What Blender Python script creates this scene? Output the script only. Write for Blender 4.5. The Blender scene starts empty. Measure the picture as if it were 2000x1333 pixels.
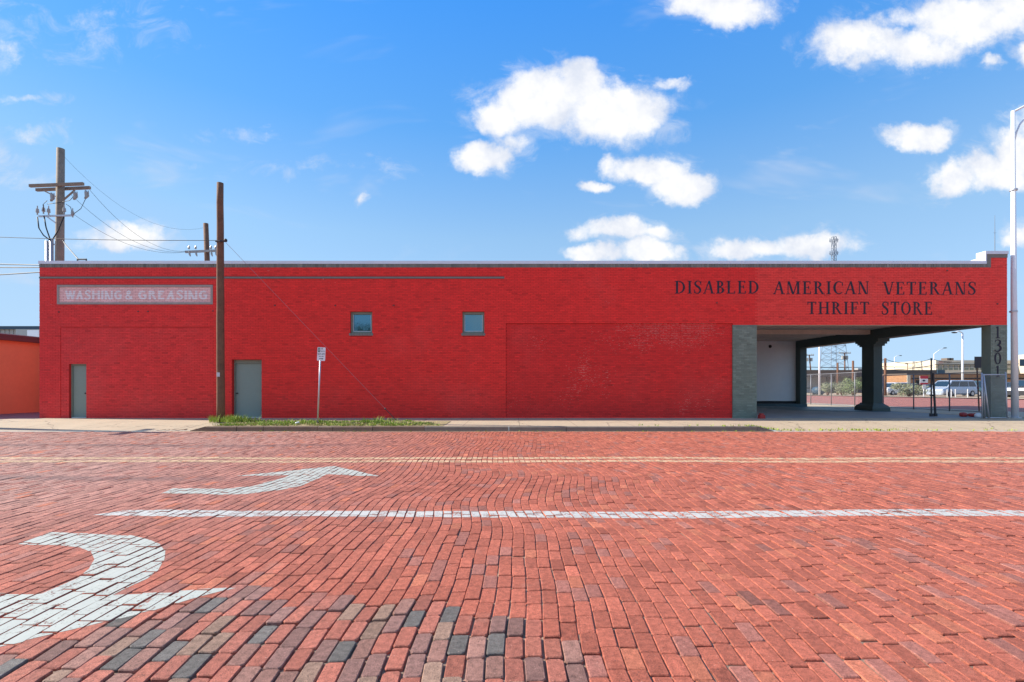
import bpy, math, random
import numpy as np
from mathutils import Vector
from mathutils.geometry import tessellate_polygon

random.seed(7); RNG = np.random.default_rng(11)
R = math.radians
scene = bpy.context.scene
col = scene.collection

# ------------------------------------------------------------------ camera
F = 930.0; CAMZ = 1.5; HOR = 750.0        # focal length in photo pixels, eye height, horizon row
cam_d = bpy.data.cameras.new('camera'); cam = bpy.data.objects.new('camera', cam_d); col.objects.link(cam)
cam.location = (0, 0, CAMZ); cam.rotation_euler = (R(90), 0, 0)
cam_d.sensor_width = 36; cam_d.lens = 36 * F / 2000; cam_d.shift_y = (HOR - 666.5) / 2000
cam_d.clip_start = 0.05; cam_d.clip_end = 3000
scene.camera = cam
scene.view_settings.view_transform = 'Standard'; scene.view_settings.look = 'None'
scene.view_settings.gamma = 1; scene.view_settings.use_curve_mapping = False
scene.view_settings.exposure = 0.68
EXPO = 2 ** 0.68

# ------------------------------------------------------------------ sun and sky
SUN_EL = R(35); SUN_AZ = R(-81)
sun_d = bpy.data.lights.new('sun', 'SUN'); sun = bpy.data.objects.new('sun', sun_d); col.objects.link(sun)
sun_d.energy = 5.0; sun_d.angle = R(0.5); sun_d.color = (1, 0.93, 0.82)
sdir = Vector((math.sin(SUN_AZ) * math.cos(SUN_EL), math.cos(SUN_AZ) * math.cos(SUN_EL), math.sin(SUN_EL)))
sun.rotation_euler = sdir.to_track_quat('Z', 'Y').to_euler(); sun.location = (-40, 10, 40)

world = bpy.data.worlds.new('World'); scene.world = world; world.use_nodes = True
wn = world.node_tree; BG = wn.nodes['Background']; SKY_K = 0.15
BG.inputs[1].default_value = SKY_K


def N(nt, kind, **kw):
    n = nt.nodes.new('ShaderNode' + kind)
    for k, v in kw.items():
        setattr(n, k, v)
    return n


def setin(nt, node, idx, val):
    if hasattr(val, 'links') or isinstance(val, bpy.types.NodeSocket):
        nt.links.new(val, node.inputs[idx])
    elif val is not None:
        node.inputs[idx].default_value = val


def M2(nt, op, a, b=None, c=None, clamp=False):
    n = N(nt, 'Math', operation=op, use_clamp=clamp)
    setin(nt, n, 0, a); setin(nt, n, 1, b); setin(nt, n, 2, c)
    return n.outputs[0]


def V2(nt, op, a, b=None):
    n = N(nt, 'VectorMath', operation=op)
    setin(nt, n, 0, a)
    if b is not None: setin(nt, n, 1, b)
    return n.outputs['Value'] if op in ('LENGTH', 'DOT_PRODUCT', 'DISTANCE') else n.outputs[0]


def MIX(nt, fac, a, b, mode='MIX'):
    n = N(nt, 'Mix', data_type='RGBA', blend_type=mode)
    setin(nt, n, 0, fac); setin(nt, n, 6, a); setin(nt, n, 7, b)
    return n.outputs[2]


def NOISE(nt, vec, scale, detail=4, rough=0.55, dist=0.0):
    n = N(nt, 'TexNoise'); n.inputs['Scale'].default_value = scale; n.inputs['Detail'].default_value = detail
    n.inputs['Roughness'].default_value = rough; n.inputs['Distortion'].default_value = dist
    if vec is not None: nt.links.new(vec, n.inputs['Vector'])
    return n


def RANGE(nt, v, a, b, c=0.0, d=1.0, smooth=True):
    n = N(nt, 'MapRange'); n.interpolation_type = 'SMOOTHSTEP' if smooth else 'LINEAR'
    setin(nt, n, 0, v)
    for i, x in enumerate((a, b, c, d)): n.inputs[i + 1].default_value = x
    return n.outputs[0]


def build_sky():
    nt = wn
    sky = N(nt, 'TexSky', sky_type='NISHITA', sun_disc=False)
    sky.sun_elevation = SUN_EL; sky.sun_rotation = SUN_AZ
    sky.air_density = 1.0; sky.dust_density = 0.3; sky.ozone_density = 2.0; sky.altitude = 900
    tc = N(nt, 'TexCoord'); g = tc.outputs['Generated']
    sp = N(nt, 'SeparateXYZ'); nt.links.new(g, sp.inputs[0])
    ramp = N(nt, 'ValToRGB'); el = ramp.color_ramp.elements; nt.links.new(sp.outputs[2], ramp.inputs[0])      # deeper blue with height
    el[0].position = 0.0; el[0].color = (0.42, 0.48, 0.66, 1); el[1].position = 1.0; el[1].color = (0.22, 0.83, 1.35, 1)
    for po, c in ((0.14, (0.60, 0.66, 0.72)), (0.29, (0.74, 0.82, 0.78)), (0.47, (0.385, 0.76, 0.97)), (0.63, (0.26, 0.80, 1.25))):
        e = el.new(po); e.color = (*c, 1)
    tint = MIX(nt, 1.0, sky.outputs[0], ramp.outputs[0], 'MULTIPLY')
    kk = 1.0 / SKY_K / EXPO
    tint = MIX(nt, 1.0, tint, (0.43 * kk, 0.70 * kk, 1.05 * kk, 1), 'DARKEN')
    r2 = N(nt, 'ValToRGB'); e2 = r2.color_ramp.elements; nt.links.new(sp.outputs[2], r2.inputs[0])                  # even clear-day gradient, horizon to zenith
    e2[0].position = 0.0; e2[0].color = (0.60, 0.80, 0.97, 1); e2[1].position = 1.0; e2[1].color = (0.05, 0.30, 0.92, 1)
    for po, c in ((0.14, (0.48, 0.71, 0.96)), (0.29, (0.34, 0.61, 0.97)), (0.47, (0.15, 0.46, 1.0)), (0.63, (0.078, 0.37, 1.0))):
        e = e2.new(po); e.color = (*c, 1)
    grad = MIX(nt, 1.0, r2.outputs[0], (kk, kk, kk, 1), 'MULTIPLY')
    tint = MIX(nt, 0.62, tint, grad)
    yy = M2(nt, 'MAXIMUM', sp.outputs[1], 0.12)
    u = M2(nt, 'DIVIDE', sp.outputs[0], yy); v = M2(nt, 'DIVIDE', sp.outputs[2], yy)
    cb = N(nt, 'CombineXYZ'); nt.links.new(u, cb.inputs[0]); nt.links.new(v, cb.inputs[1])
    p = cb.outputs[0]
    n1 = NOISE(nt, p, 5.0, 3, 0.55); n2 = NOISE(nt, p, 17.0, 4, 0.62)
    w1 = V2(nt, 'MULTIPLY', V2(nt, 'SUBTRACT', n1.outputs[1], (0.5, 0.5, 0.5)), (0.10, 0.07, 0))
    w2 = V2(nt, 'MULTIPLY', V2(nt, 'SUBTRACT', n2.outputs[1], (0.5, 0.5, 0.5)), (0.050, 0.045, 0))
    pw = V2(nt, 'ADD', V2(nt, 'ADD', p, w1), w2)
    # cumulus clouds standing in the northern sky: centre and half-size as seen from the street (photo pixels)
    blobs = [(1060, 195, 135, 62, 1), (1130, 170, 70, 48, 1), (1190, 215, 135, 66, 1), (975, 225, 60, 50, .9), (1000, 285, 40, 26, .55),
             (940, 318, 66, 32, 1), (1318, 165, 34, 15, .6), (1270, 330, 75, 34, 1), (1335, 362, 66, 34, 1), (1200, 325, 28, 26, .6), (1165, 362, 40, 13, .7),
             (1195, 447, 88, 24, .85), (1290, 452, 40, 20, .7), (1160, 492, 58, 22, 1), (1265, 490, 78, 32, 1), (1460, 487, 82, 22, .95), (1580, 485, 95, 28, .95),
             (1790, 263, 80, 27, 1), (1865, 340, 62, 36, 1), (1925, 330, 60, 42, 1), (1990, 295, 50, 50, 1), (1960, 345, 70, 30, .9),
             (1680, 85, 110, 44, .85), (1800, 95, 110, 40, .8), (1900, 45, 130, 55, .95), (2010, 20, 110, 45, 1), (1760, 40, 60, 26, .6),
             (1410, 8, 105, 38, .95), (1360, 20, 60, 20, .7), (1995, 105, 30, 30, .8), (1930, 125, 24, 16, .7), (710, 387, 12, 12, .55), (238, 466, 88, 27, .85), (290, 452, 40, 20, .6),
             (60, 185, 80, 9, .26), (110, 35, 110, 20, .10), (175, 78, 75, 20, .12), (8, 92, 26, 32, .28), (66, 250, 46, 14, .24), (22, 345, 42, 12, .26), (470, 262, 36, 10, .16), (660, 321, 90, 6, .05), (2080, 250, 110, 60, 1), (2250, 400, 160, 50, 1), (-150, 300, 150, 40, .8), (-330, 120, 160, 55, .9), (2000, 465, 40, 26, .8)]
    f = None
    for (x, y, rx, ry, w) in blobs:
        cx, cy = (x - 1000) / F, (HOR - y) / F
        d = V2(nt, 'MULTIPLY', V2(nt, 'SUBTRACT', pw, (cx, cy, 0)), (F / rx / 1.12, F / ry / 1.12, 0))
        q = M2(nt, 'MULTIPLY_ADD', V2(nt, 'DOT_PRODUCT', d, d), -w, w)
        f = q if f is None else M2(nt, 'SMOOTH_MAX', f, q, 0.15)
    fine = NOISE(nt, p, 13.0, 7, 0.68)
    f2 = M2(nt, 'ADD', f, M2(nt, 'MULTIPLY', M2(nt, 'SUBTRACT', fine.outputs[0], 0.5), 1.5))
    dens = RANGE(nt, f2, -0.02, 0.75)
    # thin cirrus and unseen cloud elsewhere, made denser to brighten the shaded wall
    st = V2(nt, 'MULTIPLY', p, (1.0, 3.2, 1.0))
    ci = NOISE(nt, st, 2.3, 4, 0.6, 0.6)
    cir = M2(nt, 'MULTIPLY', RANGE(nt, ci.outputs[0], 0.56, 0.80), 0.42)
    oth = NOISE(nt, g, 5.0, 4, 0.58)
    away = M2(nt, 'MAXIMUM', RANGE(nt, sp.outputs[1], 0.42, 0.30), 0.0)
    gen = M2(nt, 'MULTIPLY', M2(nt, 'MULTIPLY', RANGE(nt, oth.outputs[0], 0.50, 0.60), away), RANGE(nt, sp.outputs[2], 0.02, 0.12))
    wis = NOISE(nt, V2(nt, 'MULTIPLY', p, (1.0, 1.7, 1.0)), 9.0, 6, 0.66, 0.8)
    halo = M2(nt, 'MULTIPLY', RANGE(nt, M2(nt, 'ADD', M2(nt, 'MAXIMUM', f, -2.0), M2(nt, 'MULTIPLY', M2(nt, 'SUBTRACT', wis.outputs[0], 0.5), 5.0)), -0.35, 1.2), 0.42)
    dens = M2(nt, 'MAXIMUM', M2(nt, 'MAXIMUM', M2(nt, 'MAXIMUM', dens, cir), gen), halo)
    # cloud brightness: white crowns, faintly blue-grey hollows
    sh = NOISE(nt, V2(nt, 'ADD', p, (0.012, 0.03, 0)), 11.0, 4, 0.6)
    body = RANGE(nt, M2(nt, 'ADD', M2(nt, 'MULTIPLY', f, 0.22), sh.outputs[0]), 0.36, 0.80)
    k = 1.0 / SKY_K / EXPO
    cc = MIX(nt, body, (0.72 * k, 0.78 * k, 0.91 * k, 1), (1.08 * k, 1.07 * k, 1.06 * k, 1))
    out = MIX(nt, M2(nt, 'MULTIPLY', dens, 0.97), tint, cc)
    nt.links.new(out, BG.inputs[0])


build_sky()
world.cycles.sampling_method = 'MANUAL'; world.cycles.sample_map_resolution = 512

# ------------------------------------------------------------------ helpers
def obj(name, me, parent=None, mat=None):
    o = bpy.data.objects.new(name, me); col.objects.link(o)
    if mat is not None: me.materials.append(mat)
    if parent is not None: o.parent = parent
    return o


def tag(o, label=None, cat=None, group=None, kind=None):
    if label: o['label'] = label
    if cat: o['category'] = cat
    if group: o['group'] = group
    if kind: o['kind'] = kind
    return o


def thing(name, label, cat, loc=(0, 0, 0), group=None):
    o = bpy.data.objects.new(name, None); col.objects.link(o); o.location = loc
    o.empty_display_size = 0.2
    return tag(o, label, cat, group)


class MB:
    def __init__(s, ox=0, oy=0, oz=0): s.v = []; s.f = []; s.o = (ox, oy, oz)

    def pt(s, p): s.v.append((p[0] - s.o[0], p[1] - s.o[1], p[2] - s.o[2])); return len(s.v) - 1

    def poly(s, pts): s.f.append([s.pt(p) for p in pts]); return s

    def box(s, x0, x1, y0, y1, z0, z1):
        i = [s.pt(p) for p in ((x0, y0, z0), (x1, y0, z0), (x1, y1, z0), (x0, y1, z0), (x0, y0, z1), (x1, y0, z1), (x1, y1, z1), (x0, y1, z1))]
        for q in ((0, 3, 2, 1), (4, 5, 6, 7), (0, 1, 5, 4), (1, 2, 6, 5), (2, 3, 7, 6), (3, 0, 4, 7)): s.f.append([i[k] for k in q])
        return s

    def prism(s, pts, vec):
        vec = Vector(vec); a = [s.pt(p) for p in pts]; b = [s.pt(Vector(p) + vec) for p in pts]; n = len(pts)
        s.f.append(a[::-1]); s.f.append(b)
        for k in range(n): s.f.append([a[k], a[(k + 1) % n], b[(k + 1) % n], b[k]])
        return s

    def tube(s, pts, r, n=8, cap=True):
        pts = [Vector(p) for p in pts]; rs = r if isinstance(r, (list, tuple)) else [r] * len(pts); rings = []
        for i, p in enumerate(pts):
            t = (pts[min(i + 1, len(pts) - 1)] - pts[max(i - 1, 0)]).normalized()
            up = Vector((0, 0, 1)) if abs(t.z) < 0.9 else Vector((0, 1, 0))
            a = t.cross(up).normalized(); b = a.cross(t).normalized()
            rings.append([s.pt(p + (a * math.cos(2 * math.pi * k / n) + b * math.sin(2 * math.pi * k / n)) * rs[i]) for k in range(n)])
        for i in range(len(rings) - 1):
            for k in range(n): s.f.append([rings[i][k], rings[i][(k + 1) % n], rings[i + 1][(k + 1) % n], rings[i + 1][k]])
        if cap: s.f.append(rings[0][::-1]); s.f.append(rings[-1])
        return s

    def ball(s, c, r, sz=(1, 1, 1), n=8, m=5):
        rings = []
        for j in range(m + 1):
            th = math.pi * j / m
            rings.append([s.pt((c[0] + r * sz[0] * math.sin(th) * math.cos(2 * math.pi * k / n), c[1] + r * sz[1] * math.sin(th) * math.sin(2 * math.pi * k / n), c[2] + r * sz[2] * math.cos(th))) for k in range(n)])
        for j in range(m):
            for k in range(n): s.f.append([rings[j][k], rings[j + 1][k], rings[j + 1][(k + 1) % n], rings[j][(k + 1) % n]])
        return s

    def build(s, name, mat, parent=None, smooth=False):
        me = bpy.data.meshes.new(name); me.from_pydata(s.v, [], s.f); me.update()
        if smooth:
            for p in me.polygons: p.use_smooth = True
        return obj(name, me, parent, mat)


def P(px, py, Y):                       # photo pixel on a known depth -> world point
    return Vector(((px - 1000) * Y / F, Y, CAMZ - (py - HOR) * Y / F))


def sag(a, b, drop, n=14):
    a = Vector(a); b = Vector(b); out = []
    for i in range(n + 1):
        t = i / n; p = a.lerp(b, t); p.z -= drop * 4 * t * (1 - t); out.append(p)
    return out


# ------------------------------------------------------------------ materials
MATS = {}


def mat(name, color, rough=0.7, metal=0.0, var=0.0, scale=6.0, bump=0.0, bscale=40.0, spec=0.4, attr=None, oi=False, extra=None):
    m = bpy.data.materials.new(name); m.use_nodes = True; nt = m.node_tree
    bs = nt.nodes['Principled BSDF']; bs.inputs['Roughness'].default_value = rough; bs.inputs['Metallic'].default_value = metal
    bs.inputs['Specular IOR Level'].default_value = spec
    geo = N(nt, 'NewGeometry'); pos = geo.outputs['Position']
    c = None
    if attr:
        a = N(nt, 'Attribute'); a.attribute_name = attr; c = a.outputs['Color']
    elif oi:
        a = N(nt, 'ObjectInfo'); c = a.outputs['Color']
    else:
        rgb = N(nt, 'RGB'); rgb.outputs[0].default_value = (*color, 1); c = rgb.outputs[0]
    if extra: c = extra(nt, c, pos)
    if var:
        n1 = NOISE(nt, pos, scale, 6, 0.6); n2 = NOISE(nt, pos, scale * 7.3, 4, 0.6)
        s = M2(nt, 'ADD', M2(nt, 'MULTIPLY', n1.outputs[0], 0.6), M2(nt, 'MULTIPLY', n2.outputs[0], 0.4))
        k = RANGE(nt, s, 0.3, 0.7, 1 - var, 1 + var, False)
        kc = N(nt, 'CombineXYZ')
        for i in range(3): nt.links.new(k, kc.inputs[i])
        c = MIX(nt, 1.0, c, kc.outputs[0], 'MULTIPLY')
    nt.links.new(c, bs.inputs['Base Color'])
    if bump:
        nb = NOISE(nt, pos, bscale, 5, 0.65); b = N(nt, 'Bump'); b.inputs['Strength'].default_value = 1.0; b.inputs['Distance'].default_value = bump
        nt.links.new(nb.outputs[0], b.inputs['Height']); nt.links.new(b.outputs[0], bs.inputs['Normal'])
    MATS[name] = m
    return m


def flakes(color, scale, lo, hi, region=None):
    """bare spots where the paint has come off (a stain shape of its own)"""
    def fn(nt, c, pos):
        n = NOISE(nt, V2(nt, 'MULTIPLY', pos, (0.45, 1.0, 1.9)), scale, 3, 0.7); big = NOISE(nt, pos, 0.55, 2, 0.5)
        v = M2(nt, 'ADD', n.outputs[0], M2(nt, 'MULTIPLY', big.outputs[0], 0.55))
        if region:                        # the coat has weathered most under the old lintel
            sp = N(nt, 'SeparateXYZ'); nt.links.new(pos, sp.inputs[0])
            g = None
            for ax, a, b in region:
                r = RANGE(nt, sp.outputs[ax], a, b); g = r if g is None else M2(nt, 'MULTIPLY', g, r)
            v = M2(nt, 'ADD', v, M2(nt, 'MULTIPLY', g, 0.10))
        f = RANGE(nt, v, lo, hi)
        return MIX(nt, f, c, (*color, 1))
    return fn


RED = (0.90, 0.036, 0.027)
def faded(nt, c, pos):
    a = NOISE(nt, pos, 0.35, 5, 0.6); b = NOISE(nt, V2(nt, 'MULTIPLY', pos, (2.2, 1.0, 0.22)), 1.0, 4, 0.65)
    c = MIX(nt, RANGE(nt, a.outputs[0], 0.50, 0.75, 0, 0.16), c, (0.80, 0.16, 0.13, 1))
    return MIX(nt, RANGE(nt, b.outputs[0], 0.60, 0.82, 0, 0.20), c, (0.50, 0.03, 0.03, 1))


mat('wall_brick', RED, 0.55, attr='col', var=0.10, scale=2.0, bump=0.0015, bscale=70, spec=0.3, extra=faded)
mat('plain_brick', RED, 0.6, attr='col', var=0.14, scale=3.0, bump=0.0015, bscale=70, spec=0.3)
mat('wall_mortar', (0.56, 0.024, 0.019), 0.8, var=0.10, scale=2.0, extra=flakes((0.72, 0.52, 0.46), 9.0, 1.02, 1.08))
mat('panel_mortar', (0.48, 0.022, 0.018), 0.8, var=0.10, scale=2.0, extra=flakes((0.74, 0.50, 0.42), 19.0, 0.90, 0.97, [(0, 1.0, 6.5), (2, 2.4, 3.4)]))
mat('pink_mortar', (0.50, 0.13, 0.12), 0.85, var=0.15)
mat('green_mortar', (0.17, 0.20, 0.16), 0.8, var=0.12)
mat('grey_paint', (0.20, 0.20, 0.175), 0.7, var=0.15, scale=5, bump=0.001)
mat('sign_border', (0.36, 0.31, 0.28), 0.8, var=0.2, scale=6)
mat('door_green', (0.24, 0.30, 0.255), 0.5, var=0.05, scale=1.5)
mat('door_frame', (0.21, 0.235, 0.185), 0.55, var=0.08)
mat('threshold', (0.55, 0.57, 0.58), 0.4, metal=0.6)
mat('black', (0.012, 0.012, 0.013), 0.6)
mat('lettering', (0.018, 0.016, 0.03), 0.6, var=0.15, scale=8)
mat('sign_white', (0.92, 0.89, 0.88), 0.7, var=0.12, scale=9)
mat('coping', (0.74, 0.76, 0.82), 0.45, metal=0.1, var=0.06, scale=1.2)
mat('white_wall', (0.86, 0.85, 0.83), 0.8, var=0.05, scale=0.7)
mat('ceiling', (0.66, 0.53, 0.43), 0.8, var=0.18, scale=1.0)
mat('dark_green', (0.075, 0.105, 0.095), 0.6, var=0.12, scale=2)
mat('pale_stone', (0.45, 0.44, 0.38), 0.8, var=0.12, scale=6)
mat('floor', (0.24, 0.255, 0.26), 0.7, var=0.22, scale=1.2)
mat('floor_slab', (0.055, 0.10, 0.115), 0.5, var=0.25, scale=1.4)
mat('roof', (0.45, 0.44, 0.42), 0.9, var=0.1)
mat('plain_wall', (0.45, 0.06, 0.06), 0.8, var=0.1)
mat('wood_pole', (0.17, 0.082, 0.048), 0.85, var=0.35, scale=5, bump=0.004, bscale=30)
mat('grey_wood', (0.26, 0.20, 0.15), 0.85, var=0.3, scale=5)
mat('galv', (0.52, 0.53, 0.56), 0.42, metal=0.55, var=0.12, scale=5)
mat('lamp_steel', (0.78, 0.79, 0.82), 0.45, metal=0.15, var=0.06, scale=3)
mat('dark_metal', (0.05, 0.05, 0.055), 0.5, metal=0.3)
mat('porcelain', (0.33, 0.33, 0.32), 0.35)
mat('cable', (0.02, 0.02, 0.022), 0.6)
mat('guy', (0.36, 0.20, 0.20), 0.5, metal=0.3)
mat('sheet_white', (0.82, 0.82, 0.82), 0.5)
mat('sign_green', (0.01, 0.16, 0.10), 0.5)
mat('ink', (0.03, 0.03, 0.04), 0.6)
mat('sign_red', (0.55, 0.02, 0.04), 0.5)
mat('concrete', (0.44, 0.345, 0.24), 0.85, var=0.13, scale=1.3, bump=0.002, bscale=60)
mat('kerb_brown', (0.20, 0.135, 0.09), 0.9, var=0.22, scale=4, bump=0.004, bscale=30)
mat('kerb_grey', (0.21, 0.175, 0.135), 0.9, var=0.22, scale=4, bump=0.004, bscale=30)
mat('gutter', (0.52, 0.36, 0.24), 0.95, var=0.2, scale=6)
mat('soil', (0.30, 0.235, 0.12), 0.95, var=0.35, scale=8, bump=0.01)
mat('dirt', (0.40, 0.30, 0.20), 0.95, var=0.2, scale=0.5)
mat('ground', (0.34, 0.29, 0.22), 0.95, var=0.2, scale=0.2)
mat('alley', (0.20, 0.115, 0.11), 0.9, var=0.3, scale=3)
mat('orange', (0.76, 0.29, 0.13), 0.8, var=0.07, scale=1.0, bump=0.002)
mat('maroon', (0.13, 0.05, 0.045), 0.6, var=0.1)
mat('siding', (0.38, 0.37, 0.34), 0.6, metal=0.2, var=0.08)
mat('glass', (0.11, 0.23, 0.29), 0.04, metal=0.9, spec=1.0)
mat('car_glass', (0.02, 0.04, 0.06), 0.08, spec=0.8)
mat('tyre', (0.02, 0.02, 0.02), 0.9)
mat('rim', (0.5, 0.5, 0.52), 0.35, metal=0.6)
mat('tail', (0.5, 0.02, 0.05), 0.3)
mat('head', (0.8, 0.8, 0.8), 0.15)
for nm, c in (('silver', (0.50, 0.57, 0.68)), ('white', (0.78, 0.78, 0.78)), ('navy', (0.03, 0.045, 0.07)), ('charcoal', (0.05, 0.05, 0.055)), ('teal', (0.04, 0.10, 0.12))):
    mat('car_' + nm, c, 0.28, metal=0.25, spec=0.6)
mat('cream', (0.66, 0.57, 0.43), 0.8, var=0.06, scale=0.4)
mat('tan_brick', (0.42, 0.22, 0.11), 0.85, var=0.22, scale=3)
mat('fascia', (0.16, 0.125, 0.10), 0.8, var=0.15, scale=1)
mat('lattice', (0.20, 0.24, 0.30), 0.5, metal=0.3)
mat('dull_red', (0.45, 0.04, 0.035), 0.6, var=0.2)
mat('tank', (0.03, 0.07, 0.11), 0.5)


def leafmat(name, a, b):
    def ex(nt, c, pos):
        n = NOISE(nt, pos, 5, 3, 0.6); w = N(nt, 'TexWhiteNoise'); nt.links.new(V2(nt, 'SNAP', pos, (0.05, 0.05, 0.05)), w.inputs[0])
        f = M2(nt, 'ADD', M2(nt, 'MULTIPLY', n.outputs[0], 0.7), M2(nt, 'MULTIPLY', w.outputs[0], 0.4), None, True)
        return MIX(nt, f, (*a, 1), (*b, 1))
    return mat(name, a, 0.7, extra=ex, spec=0.2)


leafmat('grass', (0.16, 0.27, 0.03), (0.42, 0.49, 0.09))
leafmat('dry_grass', (0.30, 0.27, 0.08), (0.45, 0.38, 0.16))
leafmat('sage', (0.19, 0.215, 0.13), (0.42, 0.43, 0.28))
leafmat('sage_green', (0.14, 0.20, 0.08), (0.33, 0.39, 0.20))


def brick_nodes(nt, c, pos):
    n = NOISE(nt, pos, 190, 3, 0.8); n2 = NOISE(nt, pos, 28, 4, 0.6)
    k = M2(nt, 'ADD', RANGE(nt, n.outputs[0], 0.3, 0.7, 0.45, 1.50, False), RANGE(nt, n2.outputs[0], 0.3, 0.7, -0.28, 0.28, False))
    kc = N(nt, 'CombineXYZ')
    for i in range(3): nt.links.new(k, kc.inputs[i])
    c = MIX(nt, 1.0, c, kc.outputs[0], 'MULTIPLY')
    pit = NOISE(nt, pos, 95, 2, 0.5)
    c = MIX(nt, RANGE(nt, pit.outputs[0], 0.37, 0.29, 0, 0.8), c, (0.10, 0.05, 0.04, 1))
    c = MIX(nt, RANGE(nt, pit.outputs[0], 0.70, 0.76, 0, 0.6), c, (0.62, 0.42, 0.33, 1))
    d = NOISE(nt, pos, 2.2, 5, 0.6)
    c = MIX(nt, RANGE(nt, d.outputs[0], 0.60, 0.78, 0, 0.28), c, (0.42, 0.27, 0.20, 1))
    sp = N(nt, 'SeparateXYZ'); nt.links.new(pos, sp.inputs[0])
    # tyre-rubber bands along the wheel tracks of the left approach
    band = None
    for y0, w in ((7.55, 0.28), (11.6, 0.35)):
        b = RANGE(nt, M2(nt, 'ABSOLUTE', M2(nt, 'SUBTRACT', sp.outputs[1], y0)), w, 0.05)
        band = b if band is None else M2(nt, 'MAXIMUM', band, b)
    band = M2(nt, 'MULTIPLY', M2(nt, 'MULTIPLY', band, RANGE(nt, sp.outputs[0], -2.0, -6.0)), RANGE(nt, n2.outputs[0], 0.3, 0.6, 0.2, 0.55))
    return MIX(nt, band, c, (0.10, 0.07, 0.07, 1))


mat('paver', (0.3, 0.1, 0.07), 0.75, attr='col', extra=brick_nodes, bump=0.005, bscale=120, spec=0.25)
mat('paver_single', (0.3, 0.1, 0.07), 0.75, oi=True, extra=brick_nodes, bump=0.005, bscale=110, spec=0.25)
mat('paver_bed', (0.25, 0.17, 0.12), 0.95, var=0.75, scale=5, bump=0.006, bscale=60)


def wear(name, color, lo, hi):
    m = mat(name, color, 0.65, var=0.07, scale=4, spec=0.3); nt = m.node_tree; out = nt.nodes['Material Output']; bs = nt.nodes['Principled BSDF']
    geo = N(nt, 'NewGeometry'); n = NOISE(nt, geo.outputs['Position'], 55, 4, 0.7); n2 = NOISE(nt, geo.outputs['Position'], 5, 3, 0.6)
    f = RANGE(nt, M2(nt, 'ADD', M2(nt, 'MULTIPLY', n.outputs[0], 0.6), M2(nt, 'MULTIPLY', n2.outputs[0], 0.4)), lo, hi)
    tr = N(nt, 'BsdfTransparent'); mx = N(nt, 'MixShader'); nt.links.new(f, mx.inputs[0]); nt.links.new(bs.outputs[0], mx.inputs[1]); nt.links.new(tr.outputs[0], mx.inputs[2])
    nt.links.new(mx.outputs[0], out.inputs[0])


wear('paint_white', (0.43, 0.44, 0.385), 0.53, 0.65)
wear('paint_line', (0.49, 0.48, 0.44), 0.51, 0.62)
wear('paint_yellow', (0.62, 0.42, 0.25), 0.49, 0.62)


def texbrick(name, c1, c2, mortar, sw, sh):
    def ex(nt, c, pos):
        b = N(nt, 'TexBrick'); b.inputs['Color1'].default_value = (*c1, 1); b.inputs['Color2'].default_value = (*c2, 1); b.inputs['Mortar'].default_value = (*mortar, 1)
        b.inputs['Scale'].default_value = 1; b.inputs['Brick Width'].default_value = sw; b.inputs['Row Height'].default_value = sh; b.inputs['Mortar Size'].default_value = 0.006
        sw_ = N(nt, 'SeparateXYZ'); nt.links.new(pos, sw_.inputs[0]); cb = N(nt, 'CombineXYZ'); nt.links.new(sw_.outputs[1], cb.inputs[0]); nt.links.new(sw_.outputs[0], cb.inputs[1])
        nt.links.new(cb.outputs[0], b.inputs[0]); return b.outputs[0]
    return mat(name, c1, 0.8, extra=ex, var=0.2, scale=1.5)


texbrick('brick_street', (0.40, 0.125, 0.09), (0.34, 0.12, 0.095), (0.30, 0.2, 0.15), 0.215, 0.106)

# ------------------------------------------------------------------ terrain
def sstep(a, b, x): t = np.clip((np.asarray(x, float) - a) / (b - a), 0, 1); return t * t * (3 - 2 * t)


def tz(X, Y):
    X = np.asarray(X, float); Y = np.asarray(Y, float)
    base = 0.13 - 0.013 * np.clip(Y - 19, 0, 60) + 0.027 * np.clip(X - 25, 0, 14)
    return base * sstep(15, 18.5, Y)


def sheet(name, xs, ys, zf, m, dz=0.0, parent=None, kind='structure'):
    xs = np.asarray(xs, float); ys = np.asarray(ys, float); X, Y = np.meshgrid(xs, ys); Z = zf(X, Y) + dz
    nx, ny = len(xs), len(ys); v = np.stack([X, Y, Z], -1).reshape(-1, 3)
    f = [(j * nx + i, j * nx + i + 1, (j + 1) * nx + i + 1, (j + 1) * nx + i) for j in range(ny - 1) for i in range(nx - 1)]
    me = bpy.data.meshes.new(name); me.from_pydata(v.tolist(), [], f); me.update()
    for p in me.polygons: p.use_smooth = True
    return tag(obj(name, me, parent, MATS[m]), kind=kind)


lin = np.linspace
tag_ground = sheet('ground', np.r_[lin(-900, -60, 8), lin(-50, 60, 56), lin(70, 900, 10)], np.r_[lin(19.6, 90, 40), lin(100, 1800, 12)], tz, 'ground', -0.05)
sheet('ground_behind_street', [-900, -60, 60, 900], [-900, -60, -9], lambda X, Y: X * 0, 'ground', 0.0).name = 'ground'
sheet('pavement', lin(-120, 120, 4), [-9, -6.2], lambda X, Y: X * 0, 'concrete', 0.13)
# cross street to the east, its pavements and the lot beyond
ysx = np.r_[lin(15.2, 20, 12), lin(21, 120, 50), lin(130, 500, 8)]
sheet('cross_street', lin(25.5, 39, 14), ysx, tz, 'brick_street', 0.0)
sheet('pavement', lin(19.9, 25.4, 8), ysx[9:], tz, 'concrete', 0.012)
sheet('pavement', lin(39.1, 41.6, 4), np.r_[lin(18, 120, 50)], tz, 'concrete', 0.06)
sheet('car_park', lin(41.6, 140, 40), lin(18, 160, 40), tz, 'dirt', 0.03)
sheet('alley', lin(-25, -18.9, 8), lin(15.2, 60, 30), tz, 'alley', 0.0)

# ------------------------------------------------------------------ brick road
ROADX = 20.5; RY0, RY1 = 0.6, 14.93


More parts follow.
